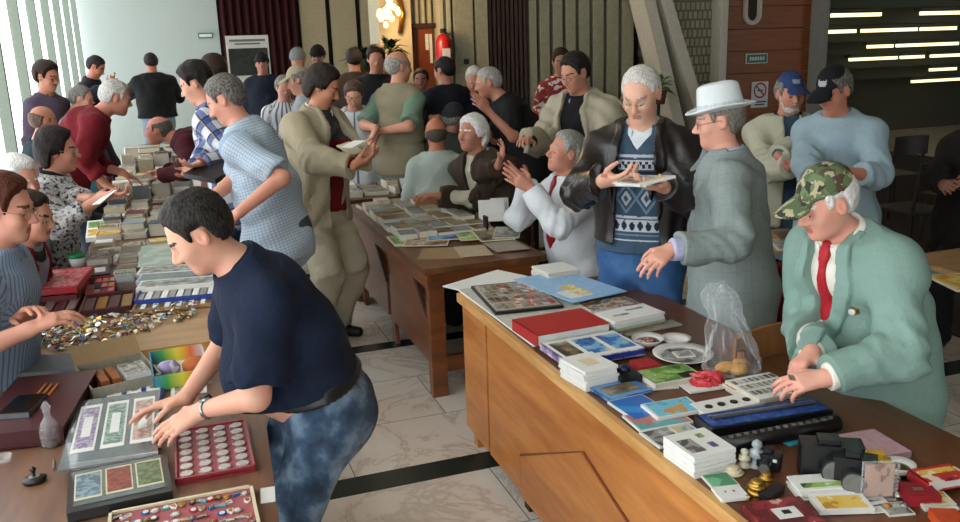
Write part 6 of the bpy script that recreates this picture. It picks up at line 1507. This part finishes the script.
scatter(-.55,.07,5.6,6.9,.155,.16,T,rr,kinds,.06,(.02,.09))
scatter(-.55,.07,7.05,8.35,.155,.18,T,rr,kinds,.06,(.03,.14),mats=MUT[2:3]+MUT[5:7]+[PAPER])
scatter(-.55,.07,8.5,9.7,.155,.2,T,rr,kinds,.06,(.05,.20))
k2=[('catalogue','catalogue','catalogue stacked on the tables behind the khaki vest','catalogues behind the khaki vest'),('folder','folder','folder on the tables behind the khaki vest','folders behind the khaki vest')]
scatter(1.12,1.74,6.4,7.6,.2,.2,T,rr,k2,.1,(.02,.08)); scatter(1.12,1.74,7.9,9.1,.2,.22,T,rr,k2,.1,(.02,.10))
k3=[('document_tray','tray','dark tray or folder on the table behind the man in brown','trays behind the man in brown')]
scatter(1.86,2.44,5.65,7.05,.19,.22,T,rr,k3,.2,(.02,.07),mats=[MUT[4],BLKP,MUT[5],PAPER])
k4=[('newspaper','newspaper','folded newspaper piled below the slatted wall','newspapers piled below the slatted wall')]
for z_ in (0,.03,.06,.09): scatter(2.5,3.9,7.7,8.3,.3,.28,.80+z_,rr,k4,.1,(.02,.028),mats=[MUT[2],MUT[6],PAPER])
k5=[('trade_box','box','box on the black trestle table by the end wall','boxes by the end wall')]
scatter(-.5,1.2,10.95,11.4,.3,.22,T,rr,k5,.35,(.03,.12),mats=[MUT[2],RD,PAPER,BLKP])
# red striped bag, bottles
p=Zp(153,173,T); vs,fs=polygonise(lambda X: pd(ell((0,0,.06),(.09,.06,.06)),X)+wrinkle(X,.012,50,3),(-.12,-.1,-.02),(.12,.1,.14),.008)
me=mkmesh('sb',vs,fs,blotch('red white blue stripes',[(0,'c8c8cc'),(.42,'b01828'),(.5,'d8d8dc'),(.56,'2a3c7c'),(.62,'c8c8cc')],14,vscale=(3,1,1)),None,True); tag(link('shopping_bag',me,None,(p[0],p[1],T)),'red white and blue striped bag under the bending burgundy sweater','bag')
def bottle(px,py,label,gl,capm,lq,h=.22):
    p=Zp(px,py,T); o=empty('drink_bottle',(p[0],p[1],T)); tag(o,label,'bottle')
    MB().lathe([(.001,0),(.034,.003),(.036,.02),(.034,.6*h),(.014,.85*h),(.013,.94*h)],gl,20).build('bottle_body',o,smooth=True); MB().lathe([(.015,.93*h),(.016,h),(.001,h)],capm,16).build('cap',o)
    MB().lathe([(.035,.25*h),(.037,.26*h),(.037,.5*h),(.035,.51*h)],lq,20).build('label_band',o)
bottle(93,193,'blue plastic water bottle beside the woman in the speckled top',mat('blue bottle','5c9cc0',.1,coat=.5,alpha=.75),BLUEB,mat('teal label','2c8c9c',.4)); bottle(110,189,'dark cola bottle with a green cap beside the blue water bottle',mat('cola brown','1c0e0a',.08,coat=.6),mat('green lid','1c8a4c',.35),mat('maroon label','4a1018',.4))
# ---- postcard table
T3=.733
kp=[('postcard_bundle','bundle','bundle of old postcards standing in the packed rows on the postcard table','bundles of postcards in packed rows')]
for j in range(9):
    for i in range(5):
        x=1.22+i*.118+rnd.uniform(-.01,.01)+.01*(j%2); y=4.84+j*.145; n_=rnd.uniform(.02,.055)
        o=empty('postcard_bundle',(x,y,T3),rnd.uniform(-.1,.1)); tag(o,kp[0][2],'bundle',kp[0][3])
        b_=rnd.choice((POLD,POLD2,MUT[1],MUT[2],MUT[5])); MB().box((0,0,n_/2),(.104,.135,n_),PAGE).build('card_block',o); MB().box((0,0,n_+.001),(.102,.133,.002),b_).build('top_card',o)
fl=[([(382,249),(428,241),(420,233),(402,236)],PGRN,'dark green landscape postcard near the table edge'),([(402,245),(452,246),(446,236),(408,237)],PMIX,'muted view postcard in the middle of the front row'),([(425,240),(470,239),(458,230),(428,232)],PSKY,'blue grey seaside postcard in the front row'),
 ([(462,240),(490,239),(478,229),(452,231)],PGRN,'long dark olive postcard beside the sepia ones'),([(480,241),(520,239),(500,229),(472,231)],PBRN,'sepia postcard by the white dish'),([(500,235),(528,240),(512,226),(490,228)],PGRY,'grey printed postcard at the seller side')]
for k_,(pts,m_,lb) in enumerate(fl): flat('postcard',pts,T3+.006+.0035*k_,.004,lb,'postcard',CREAMP,FULL(m_,.04))
flat('brown_envelope',[(418,257),(470,260),(458,247),(424,248)],T3+.003,.003,'brown paper envelope at the near corner of the postcard table','envelope',KRAFT)
flat('brown_envelope',[(462,256),(498,255),(480,245),(452,247)],T3+.0065,.003,'pale brown paper envelope, middle of the three in front','envelope',mat('pale kraft','a8967c',.85))
flat('brown_envelope',[(495,252),(532,248),(512,240),(486,243)],T3+.011,.004,'grey brown open envelope near the white dish','envelope',mat('grey kraft','8c8474',.85))
plate(512,234,.035,'small white dish near the man in the white shirt','dish','small_dish',.02,z=T3)
stack('photo_album',[(398,190),(440,187),(434,175),(400,177)],T,3,.028,'dark flat album in the stack on the postcard table end','album',BLKP,[(.05,.1,.95,.9,PAPER)],edge=BLKP,group='dark albums stacked behind the postcard bundles')
g=MB(); R=np.array(Matrix.Rotation(1.0,3,'X')); g.box((0,0,.075),(.17,.15,.003),PAPER,R=R).box((.03,.06,.075),(.17,.15,.003),PAPER,R=R); p=Zp(492,222,T3); o=g.build('menu_card',None,(p[0],p[1],T3),-.3); tag(o,'white sheets leaning upright between the two seated sellers','paper')
p=Zp(438,222,T3); g=MB(); g.box((0,0,.05),(.012,.06,.10),BLKP).box((.0,0,.003),(.05,.06,.006),BLKP).build('card_stand'); o=bpy.data.objects['card_stand']; pp=Zp(486,232,T3); o.location=(pp[0],pp[1],T3); tag(o,'small black upright stand beside the leaning white sheets','stand')
# papers on the little tables
p=Zp(797,243,.74)
flat('newspaper',[(772,250),(812,248),(806,238),(776,240)],.752,.01,'folded newspaper on the small school table','newspaper',PAPER,FULL(PGRY)); flat('folder',[(776,240),(806,238),(800,231),(778,232)],.762,.02,'brown folder on the small school table','folder',KRAFT,FULL(POLD2))
flat('paper_sheet',[(826,276),(850,272),(846,266),(830,268)],.63,.006,'white sheets on the low school table','paper',PAPER)
flat('newspaper',[(948,292),(975,286),(965,272),(944,276)],.752,.01,'yellowish newspaper on the table behind the teal blazer','newspaper',CREAMP,FULL(PYEL))
# ---- things in hands
def held(name,pts3,t,label,cat,base,plates=()):
    a_,b_,d_=[np.asarray(p_,float) for p_ in pts3]; X=unit(b_-a_); n_=unit(np.cross(b_-a_,d_-a_)); Y=np.cross(n_,X); w=np.linalg.norm(b_-a_); l=(d_-a_)@Y
    if n_[2]<0: n_=-n_
    g=slabmesh(w,abs(l),t,base,plates); o=g.build(name); c_=a_+X*w/2+Y*l/2
    Yv=np.cross(n_,X); M_=Matrix(((X[0],Yv[0],n_[0],c_[0]),(X[1],Yv[1],n_[1],c_[1]),(X[2],Yv[2],n_[2],c_[2]),(0,0,0,1))); o.matrix_world=M_; return tag(o,label,cat)
held('open_booklet',(D(612,184,3.28),D(646,187,3.18),D(622,175,3.42)),.006,'open white booklet held by the man in the patterned sweater','booklet',PAPER,[(.08,.1,.92,.9,PGRY)])
held('open_booklet',(D(640,187,3.18),D(676,178,3.22),D(648,178,3.42)),.010,'thick open page half resting on the booklet of the patterned sweater man','booklet',PAPER,[(.1,.1,.9,.9,CREAMP)])
held('small_card',(D(336,146,4.85),D(351,156,4.8),D(342,137,4.95)),.003,'cream card in the hand of the man in the beige zip jacket','card',CREAMP)
held('small_card',(D(352,148,4.7),D(366,141,4.75),D(356,140,4.85)),.003,'pale opened card before the red sweater','card',PAPER)
held('black_folder',(D(184,178,5.0),D(216,184,4.9),D(188,160,5.25)),.03,'black folder in the hands of the young man in plaid','folder',BLKP)
held('paper_note',(D(100,204,4.2),D(117,190,4.25),D(96,201,4.35)),.003,'white paper note held up by the woman in the speckled top','paper',PAPER)
held('mobile_phone',(D(105,85,10.0),D(112,84,10.0),D(105,81,10.2)),.012,'phone in the hands of the man in the dark navy jacket','phone',BLKP)
held('small_coin',(D(790,380,2.12),D(796,381,2.12),D(791,376,2.14)),.003,'tiny coin between the fingers of the man in teal','coin',SILV)
bpy.context.view_layer.update()
# medal brooch: dropped on to the blazer surface
import mathutils
ct=p_teal
bl=[o for o in ct['root'].children if o.name.startswith('blazer')][0]
org=ct['org']; ddir=ray(852,311); ddir=ddir/np.linalg.norm(ddir)
ok,loc,nor,_=bl.ray_cast(Vector(tuple(CP-org)),Vector(tuple(ddir)))
if ok:
    n_=np.array(nor); 
    if n_@ddir>0: n_=-n_
    zq=Vector((0,0,1)).rotation_difference(Vector(tuple(n_)))
    g=MB(); 
    g.add([(.024*math.cos(2*math.pi*k/16)*(1 if k%2 else .8),.024*math.sin(2*math.pi*k/16)*(1 if k%2 else .8),0) for k in range(16)]+[(0,0,.005)],[(k,(k+1)%16,16) for k in range(16)],GOLD).lathe([(.001,.003),(.011,.003),(.010,.007),(.001,.008)],CHINA,12)
    o=g.build('medal',ct['root'],tuple(np.array(loc))); o.rotation_mode='QUATERNION'; o.rotation_quaternion=zq
